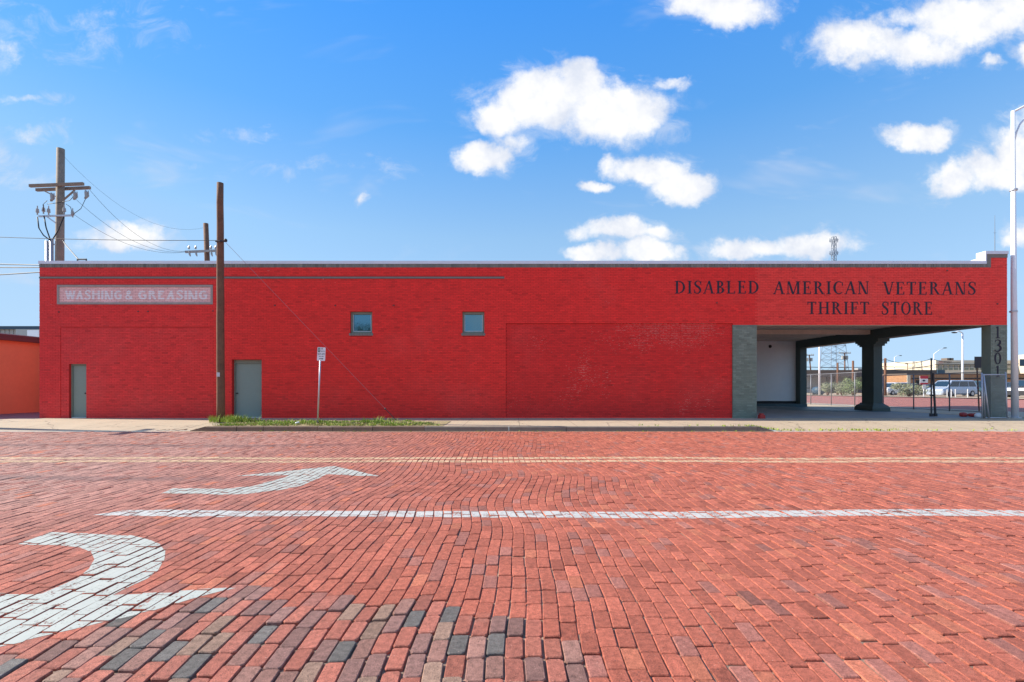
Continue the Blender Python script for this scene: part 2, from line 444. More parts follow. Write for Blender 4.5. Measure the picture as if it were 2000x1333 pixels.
def road_warp(x, y):
    """settled courses: the rows of bricks wander sideways and rise and fall"""
    g = np.exp(-((x + 0.2) / 4.5) ** 2)
    dx = 0.15 * g * np.exp(-((y - 7.7) / 0.95) ** 2) - 0.07 * g * np.exp(-((y - 6.1) / 0.9) ** 2) + 0.10 * np.exp(-((x - 0.3) / 3.2) ** 2) * np.exp(-((y - 12.6) / 1.1) ** 2)
    dx += 0.022 * np.sin(y * 1.7 + x * 0.35) + 0.012 * np.sin(y * 3.9 + x * 0.9 + 1) + 0.07 * np.sin(x * 0.33 + 0.6) * np.sin(y * 0.42)
    dy = 0.05 * np.sin(x * 0.55 + 0.4) + 0.02 * np.sin(x * 1.9 + y * 0.5)
    z = 0.006 * np.sin(x * 0.62 + y * 0.8) + 0.005 * np.sin(x * 1.3 - y * 1.1 + 2) + 0.005 * np.sin(y * 1.9 + 0.7 * x)
    z = z * sstep(15.0, 13.6, y)
    return x + dx, y + dy, z


road = sheet('road', lin(-220, 220, 3), [-6.2, 15.0], lambda X, Y: X * 0, 'paver_bed', -0.06)
sheet('side_road_surface', [-220, -ROADX - .2], [-6.2, 15.0], lambda X, Y: X * 0, 'brick_street', -0.004).name = 'road'
sheet('side_road_surface', [ROADX + .2, 220], [-6.2, 15.0], lambda X, Y: X * 0, 'brick_street', -0.004).name = 'road'
sheet('side_road_surface', [-ROADX - .2, ROADX + .2], [-6.2, RY0 - .1], lambda X, Y: X * 0, 'brick_street', -0.004).name = 'road'
_gx = lin(-ROADX - .2, ROADX + .2, 180); _gy = lin(RY0 - .1, 15.0, 90)

PATCH = [(-400, 1330), (0, 1262), (120, 1240), (250, 1206), (380, 1172), (470, 1152), (560, 1172), (700, 1178), (820, 1168), (880, 1192), (1050, 1222), (1120, 1255), (1150, 1290), (1165, 1400)]


def in_patch(x, y):
    px = 1000 + F * x / np.maximum(y, .3); py = HOR + F * CAMZ / np.maximum(y, .3)
    return (py > np.interp(px, [p[0] for p in PATCH], [p[1] for p in PATCH])) & (px < 1165)


bed = sheet('bedding_sand', _gx, _gy, lambda X, Y: road_warp(X, Y)[2] - 0.009 * in_patch(X, Y), 'paver_bed', -0.011, road)


def make_pavers():
    W = 0.106; cols = int(2 * ROADX / W); rect = []
    for i in range(cols):
        x0 = -ROADX + i * W; y = RY0 - random.random() * 0.2
        while y < RY1:
            L = 0.215 + random.gauss(0, 0.006)
            if random.random() < 0.015: L *= 0.55
            rect.append((x0, x0 + W, y, min(y + L, RY1))); y += L
    r = np.array(rect); r = r[(r[:, 3] - r[:, 2]) > 0.04]; n = len(r)
    cx = (r[:, 0] + r[:, 1]) / 2; cy = (r[:, 2] + r[:, 3]) / 2
    wx, wy, _ = road_warp(cx, cy)
    px = 1000 + F * wx / wy; py = HOR + F * CAMZ / wy
    pc = np.interp(px, [p[0] for p in PATCH], [p[1] for p in PATCH]); patch = (py > pc) & (px < 1165)
    gap = np.where(patch, RNG.uniform(0.0025, 0.0065, n), RNG.uniform(0.0015, 0.0045, n))
    # outlines: eight points, corners knocked off unevenly
    hx = (r[:, 1] - r[:, 0]) / 2 - gap; hy = (r[:, 3] - r[:, 2]) / 2 - gap
    ch = np.where(patch[:, None], RNG.uniform(0.003, 0.017, (n, 4)), RNG.uniform(0.002, 0.011, (n, 4)))
    rot = RNG.normal(0, 0.014, n); ox = RNG.normal(0, 0.0020, n); oy = RNG.normal(0, 0.003, n)

    def ring(inset):
        a = hx - inset; b = hy - inset; o = np.zeros((n, 8, 2)); c = ch
        sg = [(-1, -1), (1, -1), (1, 1), (-1, 1)]
        for k, (sx, sy) in enumerate(sg):
            p1 = np.stack([sx * (a - (c[:, k] if (k % 2 == 1) else 0)), sy * (b - (c[:, k] if (k % 2 == 0) else 0))], -1)
            p2 = np.stack([sx * (a - (c[:, k] if (k % 2 == 0) else 0)), sy * (b - (c[:, k] if (k % 2 == 1) else 0))], -1)
            o[:, 2 * k] = p1; o[:, 2 * k + 1] = p2
        X = o[..., 0] * np.cos(rot)[:, None] - o[..., 1] * np.sin(rot)[:, None] + (cx + ox)[:, None]
        Y = o[..., 0] * np.sin(rot)[:, None] + o[..., 1] * np.cos(rot)[:, None] + (cy + oy)[:, None]
        return X, Y
    hz = RNG.normal(0, 0.0022, n) + np.where(patch, RNG.normal(0, 0.003, n), 0); tx = RNG.normal(0, 0.012, n); ty = RNG.normal(0, 0.010, n)
    rings = []
    for inset, dz in ((0.0, -0.035), (0.0, -0.005), (0.0047, 0.0)):
        X, Y = ring(inset); x, y, z = road_warp(X, Y)
        zc = road_warp(cx, cy)[2][:, None]
        z = zc + 0.85 * (z - zc) + hz[:, None] + tx[:, None] * (X - cx[:, None]) + ty[:, None] * (Y - cy[:, None]) + dz
        rings.append(np.stack([x, y, z], -1))
    V = np.stack(rings, 1)              # n, 3 rings, 8, 3
    # colours: orange-red fired brick, mauve towards the west, a relaid patch of grey, tan and purple bricks
    t = np.clip((-wx - 0.5) / 7, 0, 1) * sstep(3.0, 6.5, wy) + 0.35 * np.clip((wx - 5) / 12, 0, 1)
    base = np.array([0.40, 0.113, 0.069])[None] * (1 - t[:, None]) + np.array([0.40, 0.205, 0.160])[None] * t[:, None]
    pick = RNG.random(n); k = RNG.normal(0.98, 0.11, n)[:, None]
    colr = base * k
    colr = np.where((pick < 0.11)[:, None], np.array([0.33, 0.125, 0.092]) * k, colr)
    colr = np.where((pick > 0.95)[:, None], np.array([0.46, 0.145, 0.082]) * k, colr)
    pal = np.array([[0.37, 0.12, 0.08], [0.39, 0.13, 0.085], [0.25, 0.13, 0.105], [0.29, 0.145, 0.11], [0.14, 0.125, 0.11], [0.27, 0.165, 0.115], [0.24, 0.125, 0.10], [0.37, 0.125, 0.085]])
    colr = np.where(patch[:, None], pal[RNG.integers(0, 8, n)] * RNG.normal(1, 0.1, n)[:, None], colr)
    colr = np.clip(colr, 0.01, 0.9)
    vis = (px > -40) & (px < 2040) & (py < 1333 + 60) & (wy > 2.2)
    order = np.argsort(np.where(vis, wy, 99)); single = np.zeros(n, bool); single[order[:300]] = True
    # the rest as one mesh
    keep = ~single; m = keep.sum(); VV = V[keep].reshape(-1, 3)
    b0 = (np.arange(m) * 24)[:, None, None]; k8 = np.arange(8); k9 = (k8 + 1) % 8
    quad = np.concatenate([np.stack([q * 8 + k8, q * 8 + k9, (q + 1) * 8 + k9, (q + 1) * 8 + k8], -1) for q in (0, 1)], 0)      # 16,4
    Q = (quad[None] + b0).reshape(m, -1); T = (16 + k8)[None] + b0[:, :, 0]
    loops = np.concatenate([Q, T], 1).reshape(-1)
    tot = np.tile(np.r_[np.full(16, 4), 8], m); start = np.r_[0, np.cumsum(tot)[:-1]]
    me = bpy.data.meshes.new('brick_paving'); me.vertices.add(len(VV)); me.vertices.foreach_set('co', VV.astype(np.float32).ravel())
    me.loops.add(len(loops)); me.loops.foreach_set('vertex_index', loops.astype(np.int32)); me.polygons.add(len(tot))
    me.polygons.foreach_set('loop_start', start.astype(np.int32)); me.polygons.foreach_set('loop_total', tot.astype(np.int32)); me.update(calc_edges=True)
    me.polygons.foreach_set('use_smooth', np.zeros(len(me.polygons), bool)); at = me.attributes.new('col', 'FLOAT_COLOR', 'FACE')
    at.data.foreach_set('color', np.repeat(np.c_[colr[keep], np.ones(m)], 17, 0).astype(np.float32).ravel())
    tag(obj('brick_paving', me, road, MATS['paver']), kind='stuff')
    faces = [tuple(int(a) for a in q) for q in quad] + [tuple(range(16, 24))]
    for i in np.nonzero(single)[0]:
        c = V[i, 2].mean(0); me = bpy.data.meshes.new('brick'); me.from_pydata((V[i].reshape(-1, 3) - c).tolist(), [], faces); me.update()
        o = obj('brick', me, road, MATS['paver_single']); o.location = c; o.color = (*colr[i], 1)
    return V


PAV = make_pavers()


def clip_poly(poly, a, b):                # keep the part left of a->b
    out = []; n = len(poly)
    def s(p): return (b[0] - a[0]) * (p[1] - a[1]) - (b[1] - a[1]) * (p[0] - a[0])
    for i in range(n):
        p, q = poly[i], poly[(i + 1) % n]; sp, sq = s(p), s(q)
        if sp >= 0: out.append(p)
        if (sp >= 0) != (sq >= 0):
            t = sp / (sp - sq); out.append((p[0] + t * (q[0] - p[0]), p[1] + t * (q[1] - p[1])))
    return out


TOPC = PAV[:, 2].mean(1)


def paint(name, outline, m, label=None):
    """road paint lies on the brick tops only; the joints stay open"""
    tris = []
    idx = tessellate_polygon([[Vector((p[0], p[1], 0)) for p in outline]])
    for t in idx:
        tri = [outline[k] for k in t]
        if (tri[1][0] - tri[0][0]) * (tri[2][1] - tri[0][1]) - (tri[1][1] - tri[0][1]) * (tri[2][0] - tri[0][0]) < 0: tri = tri[::-1]
        tris.append(tri)
    mb = MB()
    for tri in tris:
        x0 = min(p[0] for p in tri) - .15; x1 = max(p[0] for p in tri) + .15; y0 = min(p[1] for p in tri) - .15; y1 = max(p[1] for p in tri) + .15
        for i in np.nonzero((TOPC[:, 0] > x0) & (TOPC[:, 0] < x1) & (TOPC[:, 1] > y0) & (TOPC[:, 1] < y1))[0]:
            top = PAV[i, 2]; poly = [(p[0], p[1]) for p in top]
            ar = sum(poly[k][0] * poly[(k + 1) % 8][1] - poly[(k + 1) % 8][0] * poly[k][1] for k in range(8))
            if ar < 0: poly = poly[::-1]
            for k in range(3):
                poly = clip_poly(poly, tri[k], tri[(k + 1) % 3])
                if len(poly) < 3: break
            if len(poly) < 3: continue
            A = np.c_[top[:, 0] - top[0, 0], top[:, 1] - top[0, 1], np.ones(8)]; cf = np.linalg.lstsq(A, top[:, 2], rcond=None)[0]
            mb.poly([(p[0], p[1], cf[0] * (p[0] - top[0, 0]) + cf[1] * (p[1] - top[0, 1]) + cf[2] + 0.0016) for p in poly])
    o = mb.build(name, MATS[m], road)
    if label: o['label'] = label
    return o


def G(px, py): Y = CAMZ * F / (py - HOR); return ((px - 1000) * Y / F, Y)


s7 = lambda pts: [G(x / 2.8186, 860 + y / 2.8186) for x, y in pts]
paint('painted_arrow', s7([(100, 572), (275, 508), (530, 518), (720, 527), (810, 545), (880, 575), (910, 610), (905, 660), (870, 720), (810, 765), (720, 805), (620, 855), (980, 845), (990, 832), (1300, 818),
      (1050, 880), (830, 950), (600, 1000), (400, 1050), (200, 1095), (0, 1145), (-200, 1190), (-200, 840), (0, 845), (190, 850), (230, 845), (330, 800), (430, 755), (490, 710), (520, 655), (500, 615), (440, 590), (300, 578)]), 'paint_white', 'broad white hooked arrow cut off by the relaid grey bricks')
s4 = lambda pts: [G(300 + x / 4.0, 890 + y / 4.0) for x, y in pts]
paint('painted_arrow', s4([(60, 303), (150, 262), (330, 262), (560, 262), (740, 245), (900, 205), (1010, 175), (1060, 154), (640, 158), (1000, 125), (1410, 84), (1770, 163), (1600, 158), (1350, 148), (1250, 195), (1150, 235), (980, 268), (740, 300), (600, 307), (330, 305)]), 'paint_white', 'slim white turn arrow beyond the lane line')
yw = G(0, 998)[1], G(0, 1010)[1]
pts = [(-4.75, yw[1] + .03)] + [(x, yw[1] + 0.012 * math.sin(x * 2.1)) for x in lin(-4, 20, 30)] + [(x, yw[0] + 0.012 * math.sin(x * 2.7 + 1)) for x in lin(20, -4, 30)] + [(-4.55, yw[0] - .03)]
paint('painted_line', pts, 'paint_line', 'worn white lane line')
for a, b in ((893.6, 897.2), (899.6, 903.4)):
    y0, y1 = G(0, b)[1], G(0, a)[1]
    paint('painted_line', [(-20, y0), (20, y0), (20, y1), (-20, y1)], 'paint_yellow', 'yellow centre line')

# ------------------------------------------------------------------ pavement, kerb, grass strip in front of the store
def walk_h(X, Y):
    k = sstep(-10.1, -9.5, X) * sstep(8.6, 7.4, X)
    return k * (0.15 - 0.004 * (Y - 15.2)) + (1 - k) * (0.012 + 0.118 * sstep(15.1, 17.2, Y))


def slab_joints(nt, c, pos):
    sp = N(nt, 'SeparateXYZ'); nt.links.new(pos, sp.inputs[0])
    fx = M2(nt, 'ABSOLUTE', M2(nt, 'SUBTRACT', M2(nt, 'FRACT', M2(nt, 'DIVIDE', M2(nt, 'ADD', sp.outputs[0], 100.4), 1.83)), 0.5))
    c = MIX(nt, RANGE(nt, fx, 0.492, 0.497, 0, 0.7), c, (0.13, 0.10, 0.08, 1))
    vo = N(nt, 'TexVoronoi', feature='DISTANCE_TO_EDGE'); vo.inputs['Scale'].default_value = 0.35; wv = NOISE(nt, pos, 2.5, 4, 0.6)
    nt.links.new(V2(nt, 'ADD', pos, V2(nt, 'MULTIPLY', wv.outputs[1], (0.5, 0.5, 0))), vo.inputs['Vector'])
    c = MIX(nt, RANGE(nt, vo.outputs['Distance'], 0.009, 0.003, 0, 0.65), c, (0.12, 0.09, 0.07, 1))
    st = NOISE(nt, pos, 1.6, 5, 0.65)
    return MIX(nt, RANGE(nt, st.outputs[0], 0.56, 0.74, 0, 0.38), c, (0.24, 0.17, 0.11, 1))


mat('pavement_concrete', (0.44, 0.345, 0.235), 0.85, var=0.14, scale=1.1, bump=0.002, bscale=60, extra=slab_joints)
xs = np.r_[lin(-19.6, -10.4, 24), lin(-10.2, -9.3, 10), lin(-9, 7.2, 30), lin(7.3, 8.8, 14), lin(9.2, 25.4, 40)]
walk = sheet('pavement', xs, np.r_[lin(15.14, 17.4, 14), lin(17.7, 19.0, 6)], walk_h, 'pavement_concrete')
sheet('gutter', lin(-20.4, 25.4, 60), [14.93, 15.16], lambda X, Y: X * 0 + 0.004, 'gutter', 0.0)
joints = [-9.66, -8.69, -7.85, -7.0, -6.14, -5.65, -4.4, -2.77, -0.1, 1.72, 5.44, 7.75]
for i in range(len(joints) - 1):
    a, b = joints[i] + 0.006, joints[i + 1] - 0.006; z = 0.152 + random.uniform(-0.006, 0.006); y0 = 15.0 + random.uniform(-0.012, 0.012)
    p = [(y0, -0.03), (y0 + 0.015, z - 0.025), (y0 + 0.035, z), (y0 + 0.16, z + 0.001), (y0 + 0.16, -0.03)]
    mb = MB(); mb.prism([(a, q[0], q[1]) for q in p], (b - a, 0, 0)); mb.build('kerb_stone', MATS['kerb_brown' if i < 7 else 'kerb_grey'], walk)
for xe, sgn in ((-9.66, -1), (7.75, 1)):    # kerb ends ramp down into the driveways
    mb = MB(); z = 0.15
    mb.prism([(xe + sgn * 0.006, 15.0, -0.03), (xe + sgn * 0.006, 15.16, -0.03), (xe + sgn * 0.006, 15.16, z), (xe + sgn * 0.006, 15.03, z)], (sgn * 0.02, 0, 0))
    a = xe + sgn * 0.026; b = xe + sgn * 0.5
    mb.f.append([mb.pt(q) for q in ((a, 15.0, -.03), (b, 15.02, -.03), (b, 15.02, 0.02), (a, 15.03, z))]); mb.f.append([mb.pt(q) for q in ((a, 15.03, z), (b, 15.02, 0.02), (b, 15.16, 0.03), (a, 15.16, z))])
    mb.build('kerb_stone', MATS['kerb_brown' if sgn < 0 else 'kerb_grey'], walk)
# verge
vx = lin(-9.6, -2.2, 30)
sheet('verge', vx, lin(15.17, 17.15, 6), lambda X, Y: 0.158 + 0 * X, 'soil', 0.0)


def grass(name, spots, m, parent=None):
    mb = MB()
    for (x, y, z, h, n) in spots:
        for _ in range(n):
            a = random.uniform(0, 6.28); d = random.uniform(0, 0.07); bx, by = x + d * math.cos(a), y + d * math.sin(a); hh = h * random.uniform(0.5, 1.2); w = random.uniform(0.006, 0.012)
            lx, ly = math.cos(a) * hh * random.uniform(0.2, 0.7), math.sin(a) * hh * random.uniform(0.2, 0.7); px_, py_ = -math.sin(a) * w, math.cos(a) * w
            i = [mb.pt(q) for q in ((bx - px_, by - py_, z), (bx + px_, by + py_, z), (bx + lx * .4 + px_ * .8, by + ly * .4 + py_ * .8, z + hh * .65), (bx + lx * .4 - px_ * .8, by + ly * .4 - py_ * .8, z + hh * .65), (bx + lx, by + ly, z + hh))]
            mb.f += [[i[0], i[1], i[2], i[3]], [i[3], i[2], i[4]]]
    return mb.build(name, MATS[m], parent)


sp = []
for _ in range(3200):
    x = random.uniform(-9.55, -2.3); y = random.uniform(15.2, 17.1)
    if x > -3.6 and y > 15.3 + (-2.3 - x) * 1.4: continue
    dense = 0.5 + 0.5 * math.sin(x * 2.3 + 1) * math.sin(y * 3 + x)
    if random.random() < 0.10 + 0.75 * dense: sp.append((x, y, 0.157, random.uniform(0.03, 0.075) * (0.7 + 0.6 * dense), 5))
for cx_, cy_, n_, h_ in ((-9.6, 16.7, 120, .26), (-10.1, 16.9, 60, .24), (-4.55, 16.3, 40, .22), (-7.4, 15.9, 60, .17), (-6.9, 16.2, 40, .15)):
    for _ in range(n_): sp.append((cx_ + random.gauss(0, .32), cy_ + random.gauss(0, .16), 0.155, h_ * random.uniform(.6, 1.1), 4))
tag(grass('verge_grass', sp, 'grass'), 'short bright green grass on the strip between kerb and pavement', 'grass', kind='stuff')
sp = [(random.uniform(-9.4, -2.6), random.uniform(15.2, 16.2), 0.157, 0.07, 4) for _ in range(420)]
tag(grass('dry_grass', sp, 'dry_grass'), 'dry yellow grass behind the kerb', 'grass', kind='stuff')
sp = []
for _ in range(150):
    x = random.choice([random.gauss(7.9, .35), random.gauss(9.3, 1.2), random.gauss(11.3, 1.0), random.uniform(4, 19)]); y = 15.05 + abs(random.gauss(0, .16)); sp.append((x, y, float(walk_h(x, max(y, 15.15))), 0.07, 4))
for _ in range(40): x = random.uniform(-9, 8); sp.append((x, 14.97, 0.0, 0.045, 3))
tag(grass('kerb_weeds', sp, 'grass'), 'sparse weeds growing in the gutter along the kerb', 'weeds', kind='stuff')

# small litter
mb = MB()
for _ in range(16):
    x = -10.75 + random.gauss(0, .3); y = 15.2 + random.gauss(0, .12); z = float(walk_h(x, max(y, 15.15))) + .012; a = random.gauss(0, .5); l = random.uniform(.04, .2)
    mb.tube([(x, y, z), (x + l * math.cos(a), y + l * math.sin(a), z + .004)], .006, 4)
tag(mb.build('twigs', MATS['wood_pole']), 'dry twigs scattered on the driveway beside the kerb end', 'twigs', kind='stuff')
mb = MB(); mb.ball((-7.1, 15.75, .20), .06, (1.3, .9, .7), 7, 4); mb.ball((-7.05, 15.72, .23), .035, (1, 1, .8), 6, 4); tag(mb.build('litter', MATS['sheet_white']), 'crumpled white paper lying in the grass strip', 'litter')

# ------------------------------------------------------------------ the store
WY = 19.0; MPP = WY / F
wx = lambda px: (px - 1000) * MPP
wz = lambda py: CAMZ + (HOR - py) * MPP
store = thing('brick_store', 'long red painted brick store with an open corner canopy', 'building', (0, WY, 0))


def part(mb, name, m, parent=store, smooth=False, label=None):
    mb.o = (0, WY, 0) if parent is store else mb.o
    mb.v = [(a, b - (WY if parent is store else 0), c) for a, b, c in mb.v] if parent is store else mb.v
    o = mb.build(name, MATS[m], parent, smooth)
    if label: o['label'] = label
    return o


XL, XR = wx(77), wx(1967); ZT = 6.40; ZB = 0.06
BX0, BX1 = wx(1478), wx(1935)            # canopy opening
ZSP = wz(635)                             # underside of the spandrel
PIERX0 = wx(1431)
holes = {'door1': (wx(134), wx(168), -1, wz(711)), 'door2': (wx(453), wx(511), -1, wz(703)), 'win1': (wx(684), wx(727), wz(656), wz(609)), 'win2': (wx(903), wx(946), wz(656), wz(609)),
         'bay': (BX0, BX1, -1, ZSP)}
pink = (wx(116), wx(412), wz(591), wz(561)); frame = (wx(112), wx(416), wz(595), wz(557))
infill = (wx(988), PIERX0, -1, wz(632)); infill2 = (wx(118), wx(417), -1, wz(640))
band = (XL, wx(985), wz(544.5), wz(541))
corner = (BX1, XR, -1, ZSP); pier = (PIERX0, BX0, -1, ZSP)
topband = wz(523)


def backing(rects, holes, y0, y1, m, name):
    mb = MB()
    x0, x1, z0, z1 = rects
    xs_ = sorted({x0, x1, *[h[0] for h in holes if x0 < h[0] < x1], *[h[1] for h in holes if x0 < h[1] < x1]}); zs_ = sorted({z0, z1, *[h[2] for h in holes if z0 < h[2] < z1], *[h[3] for h in holes if z0 < h[3] < z1]})
    for i in range(len(xs_) - 1):
        for j in range(len(zs_) - 1):
            a, b = (xs_[i] + xs_[i + 1]) / 2, (zs_[j] + zs_[j + 1]) / 2
            if any(h[0] < a < h[1] and h[2] < b < h[3] for h in holes): continue
            mb.box(xs_[i], xs_[i + 1], y0, y1, zs_[j], zs_[j + 1])
    return part(mb, name, m)


def bricks_in(x0, x1, z0, z1, holes, zbase=ZB):
    C = 0.0677; L = 0.213; out = []
    j0 = int((z0 - zbase) / C) - 1; j1 = int((z1 - zbase) / C) + 2
    for j in range(j0, j1):
        za = max(zbase + j * C, z0); zb = min(zbase + j * C + C - 0.010, z1)
        if zb - za < 0.015: continue
        off = (0.5 * L if j % 2 else 0) + random.uniform(-.004, .004)
        i0 = int((x0 - off) / L) - 1
        for i in range(i0, int((x1 - off) / L) + 2):
            a = max(off + i * L, x0); b = min(off + i * L + L - 0.010, x1)
            if b - a < 0.02: continue
            segs = [(a, b)]
            for h in holes:
                if zb > h[2] + .01 and za < h[3] - .01:
                    ns = []
                    for s, e in segs:
                        if e <= h[0] or s >= h[1]: ns.append((s, e)); continue
                        if s < h[0] - .02: ns.append((s, h[0]))
                        if e > h[1] + .02: ns.append((h[1], e))
                    segs = ns
            for s, e in segs: out.append((s, e, za, zb))
    return np.array(out)


def brick_courses(name, r, yf, colf, m, label=None):
    n = len(r); pr = RNG.uniform(0, 0.0035, n); y0 = yf - pr; y1 = np.full(n, yf + 0.012)
    j = RNG.normal(0, 0.0012, (n, 4)); x0, x1, z0, z1 = (r[:, k] + j[:, k] for k in range(4))
    V = np.stack([np.stack(a, -1) for a in ((x0, y0, z0), (x1, y0, z0), (x1, y0, z1), (x0, y0, z1), (x0, y1, z0), (x1, y1, z0), (x1, y1, z1), (x0, y1, z1))], 1)
    V[..., 1] -= WY
    q = np.array([[0, 1, 2, 3], [4, 5, 1, 0], [3, 2, 6, 7], [1, 5, 6, 2], [4, 0, 3, 7]])
    loops = (q[None] + (np.arange(n) * 8)[:, None, None]).reshape(-1); tot = np.full(n * 5, 4)
    me = bpy.data.meshes.new(name); me.vertices.add(n * 8); me.vertices.foreach_set('co', V.astype(np.float32).ravel()); me.loops.add(len(loops)); me.loops.foreach_set('vertex_index', loops.astype(np.int32))
    me.polygons.add(n * 5); me.polygons.foreach_set('loop_start', (np.arange(n * 5) * 4).astype(np.int32)); me.polygons.foreach_set('loop_total', tot.astype(np.int32)); me.update(calc_edges=True)
    me.polygons.foreach_set('use_smooth', np.zeros(n * 5, bool)); c = colf(r); at = me.attributes.new('col', 'FLOAT_COLOR', 'FACE'); at.data.foreach_set('color', np.repeat(np.c_[np.clip(c, 0, 1), np.ones(n)], 5, 0).astype(np.float32).ravel())
    o = tag(obj(name, me, store, MATS[m]), kind='stuff')
    if label: o['label'] = label
    return o


def redcol(base, sd=0.045, bright_spandrel=True):
    def fn(r):
        n = len(r); c = np.tile(np.array(base), (n, 1)) * RNG.normal(1, sd, n)[:, None]
        cx = (r[:, 0] + r[:, 1]) / 2
        if bright_spandrel:                 # bricks of the canopy's front are lighter and pinker
            s = (cx > BX0)[:, None]; c = np.where(s, c * np.array([1.07, 1.75, 1.7]), c)
        l = np.clip((-cx - 9) / 9, 0, 1)[:, None]; c = c * (1 - l * np.array([0.10, -0.15, -0.40]))
        dark = RNG.random(n) < 0.05; c[dark] *= 0.84
        return c
    return fn


allh = list(holes.values())
deep = 0.045
backing((XL, XR, ZB, topband), allh + [infill, infill2, frame, corner, pier], WY + 0.008, WY + 0.34, 'wall_mortar', 'wall')
brick_courses('brick_courses', bricks_in(XL, XR, ZB, topband, allh + [infill, infill2, frame, corner, pier, band]), WY, redcol(RED), 'wall_brick')
backing((infill[0], infill[1], ZB, infill[3]), [], WY + 0.008 + deep, WY + 0.34, 'panel_mortar', 'infill_panel')
brick_courses('brick_courses', bricks_in(infill[0] + .006, infill[1] - .004, ZB, infill[3] - .012, []), WY + deep, redcol((0.76, 0.028, 0.023), 0.06, False), 'wall_brick')
backing((infill2[0], infill2[1], ZB, infill2[3]), [holes['door1']], WY + 0.008 + 0.012, WY + 0.34, 'wall_mortar', 'infill_panel')
brick_courses('brick_courses', bricks_in(infill2[0] + .004, infill2[1] - .004, ZB, infill2[3] - .006, [holes['door1']]), WY + 0.012, redcol((0.86, 0.038, 0.030), 0.06, False), 'wall_brick')
# grey header band along the top and thin belt course
def greycol(base, sd=.12): return lambda r: np.tile(np.array(base), (len(r), 1)) * RNG.normal(1, sd, len(r))[:, None]
backing((XL, wx(1935), topband, ZT - 0.12), [], WY + 0.004, WY + 0.34, 'grey_paint', 'wall')
r = np.array([(x + .003, x + .098, topband + .004, ZT - .125) for x in np.arange(XL, wx(1934) - .1, 0.104)])
brick_courses('brick_courses', r, WY - 0.012, greycol((0.20, 0.195, 0.165)), 'plain_brick')
mb = MB(); mb.box(XL, band[1], WY - 0.02, WY + 0.02, band[2], band[3]); part(mb, 'belt_course', 'grey_paint')
# painted wall sign with grey surround
mb = MB()
mb.box(frame[0], frame[1], WY - .022, WY + .03, frame[2], pink[2]); mb.box(frame[0], frame[1], WY - .022, WY + .03, pink[3], frame[3])
mb.box(frame[0], pink[0], WY - .022, WY + .03, pink[2], pink[3]); mb.box(pink[1], frame[1], WY - .022, WY + .03, pink[2], pink[3]); part(mb, 'sign_frame', 'sign_border')
backing(pink, [], WY + 0.006, WY + 0.34, 'pink_mortar', 'sign_panel')
brick_courses('brick_courses', bricks_in(pink[0], pink[1], pink[2], pink[3], []), WY, lambda r: np.tile(np.array((0.90, 0.56, 0.52)), (len(r), 1)) * RNG.normal(1, .05, len(r))[:, None], 'plain_brick', 'faded pink bricks of the painted sign')
# grey-green pier and corner column
for nm, rc in (('pier', pier), ('corner_column', corner)):
    backing((rc[0], rc[1], ZB, ZSP), [], WY + .004, WY + .38, 'green_mortar', nm)
    brick_courses('brick_courses', bricks_in(rc[0] + .002, rc[1] - .002, ZB, ZSP - .006, []), WY - .004, greycol((0.20, 0.24, 0.19), .10), 'plain_brick', 'grey-green painted bricks')
mb = MB(); mb.box(BX1 + .002, BX1 + .012, WY + .01, WY + .37, ZB, ZSP); part(mb, 'column_side', 'dark_green')
# raised parapet at the east corner
SX = wx(1926); ZP = wz(491)
backing((wx(1935), XR, topband, ZP - .26), [], WY + .008, WY + .34, 'wall_mortar', 'parapet')
brick_courses('brick_courses', bricks_in(wx(1935), XR, topband, ZP - .27, []), WY, redcol(RED), 'wall_brick')
mb = MB(); mb.box(SX, wx(1935), WY - .010, WY + .34, topband + .001, ZP - .26); mb.box(SX, XR + .01, WY - .010, WY + .34, ZP - .26, ZP - .12); part(mb, 'parapet_band', 'grey_paint')
mb = MB(); mb.box(XL - .02, SX - .002, WY - .03, WY + .37, ZT - .12, ZT); part(mb, 'coping', 'coping', label='white metal coping along the roof edge')
mb = MB(); mb.box(SX - .05, XR + .03, WY - .035, WY + .36, ZP - .12, ZP); mb.box(SX - .05, SX, WY - .03, WY + .36, ZT + .002, ZP - .12); part(mb, 'coping', 'coping', label='white metal coping over the raised corner')
mb = MB(); mb.box(XR - .42, XR, WY + .37, WY + 13, ZT - .6, ZP - .1); part(mb, 'side_parapet', 'white_wall', label='white inner face of the east parapet')
# roof, back and side walls
mb = MB(); mb.box(XL + .02, XR - .43, WY + .36, WY + 13, 6.0, 6.14); part(mb, 'roof', 'roof')
mb = MB(); mb.box(XL, XL + .3, WY + .345, WY + 13, -.3, 6.3); part(mb, 'side_wall', 'plain_wall')
mb = MB(); mb.box(XL + .31, BX0 - .32, WY + 12.7, WY + 13, -.3, 5.99); part(mb, 'back_wall', 'plain_wall')
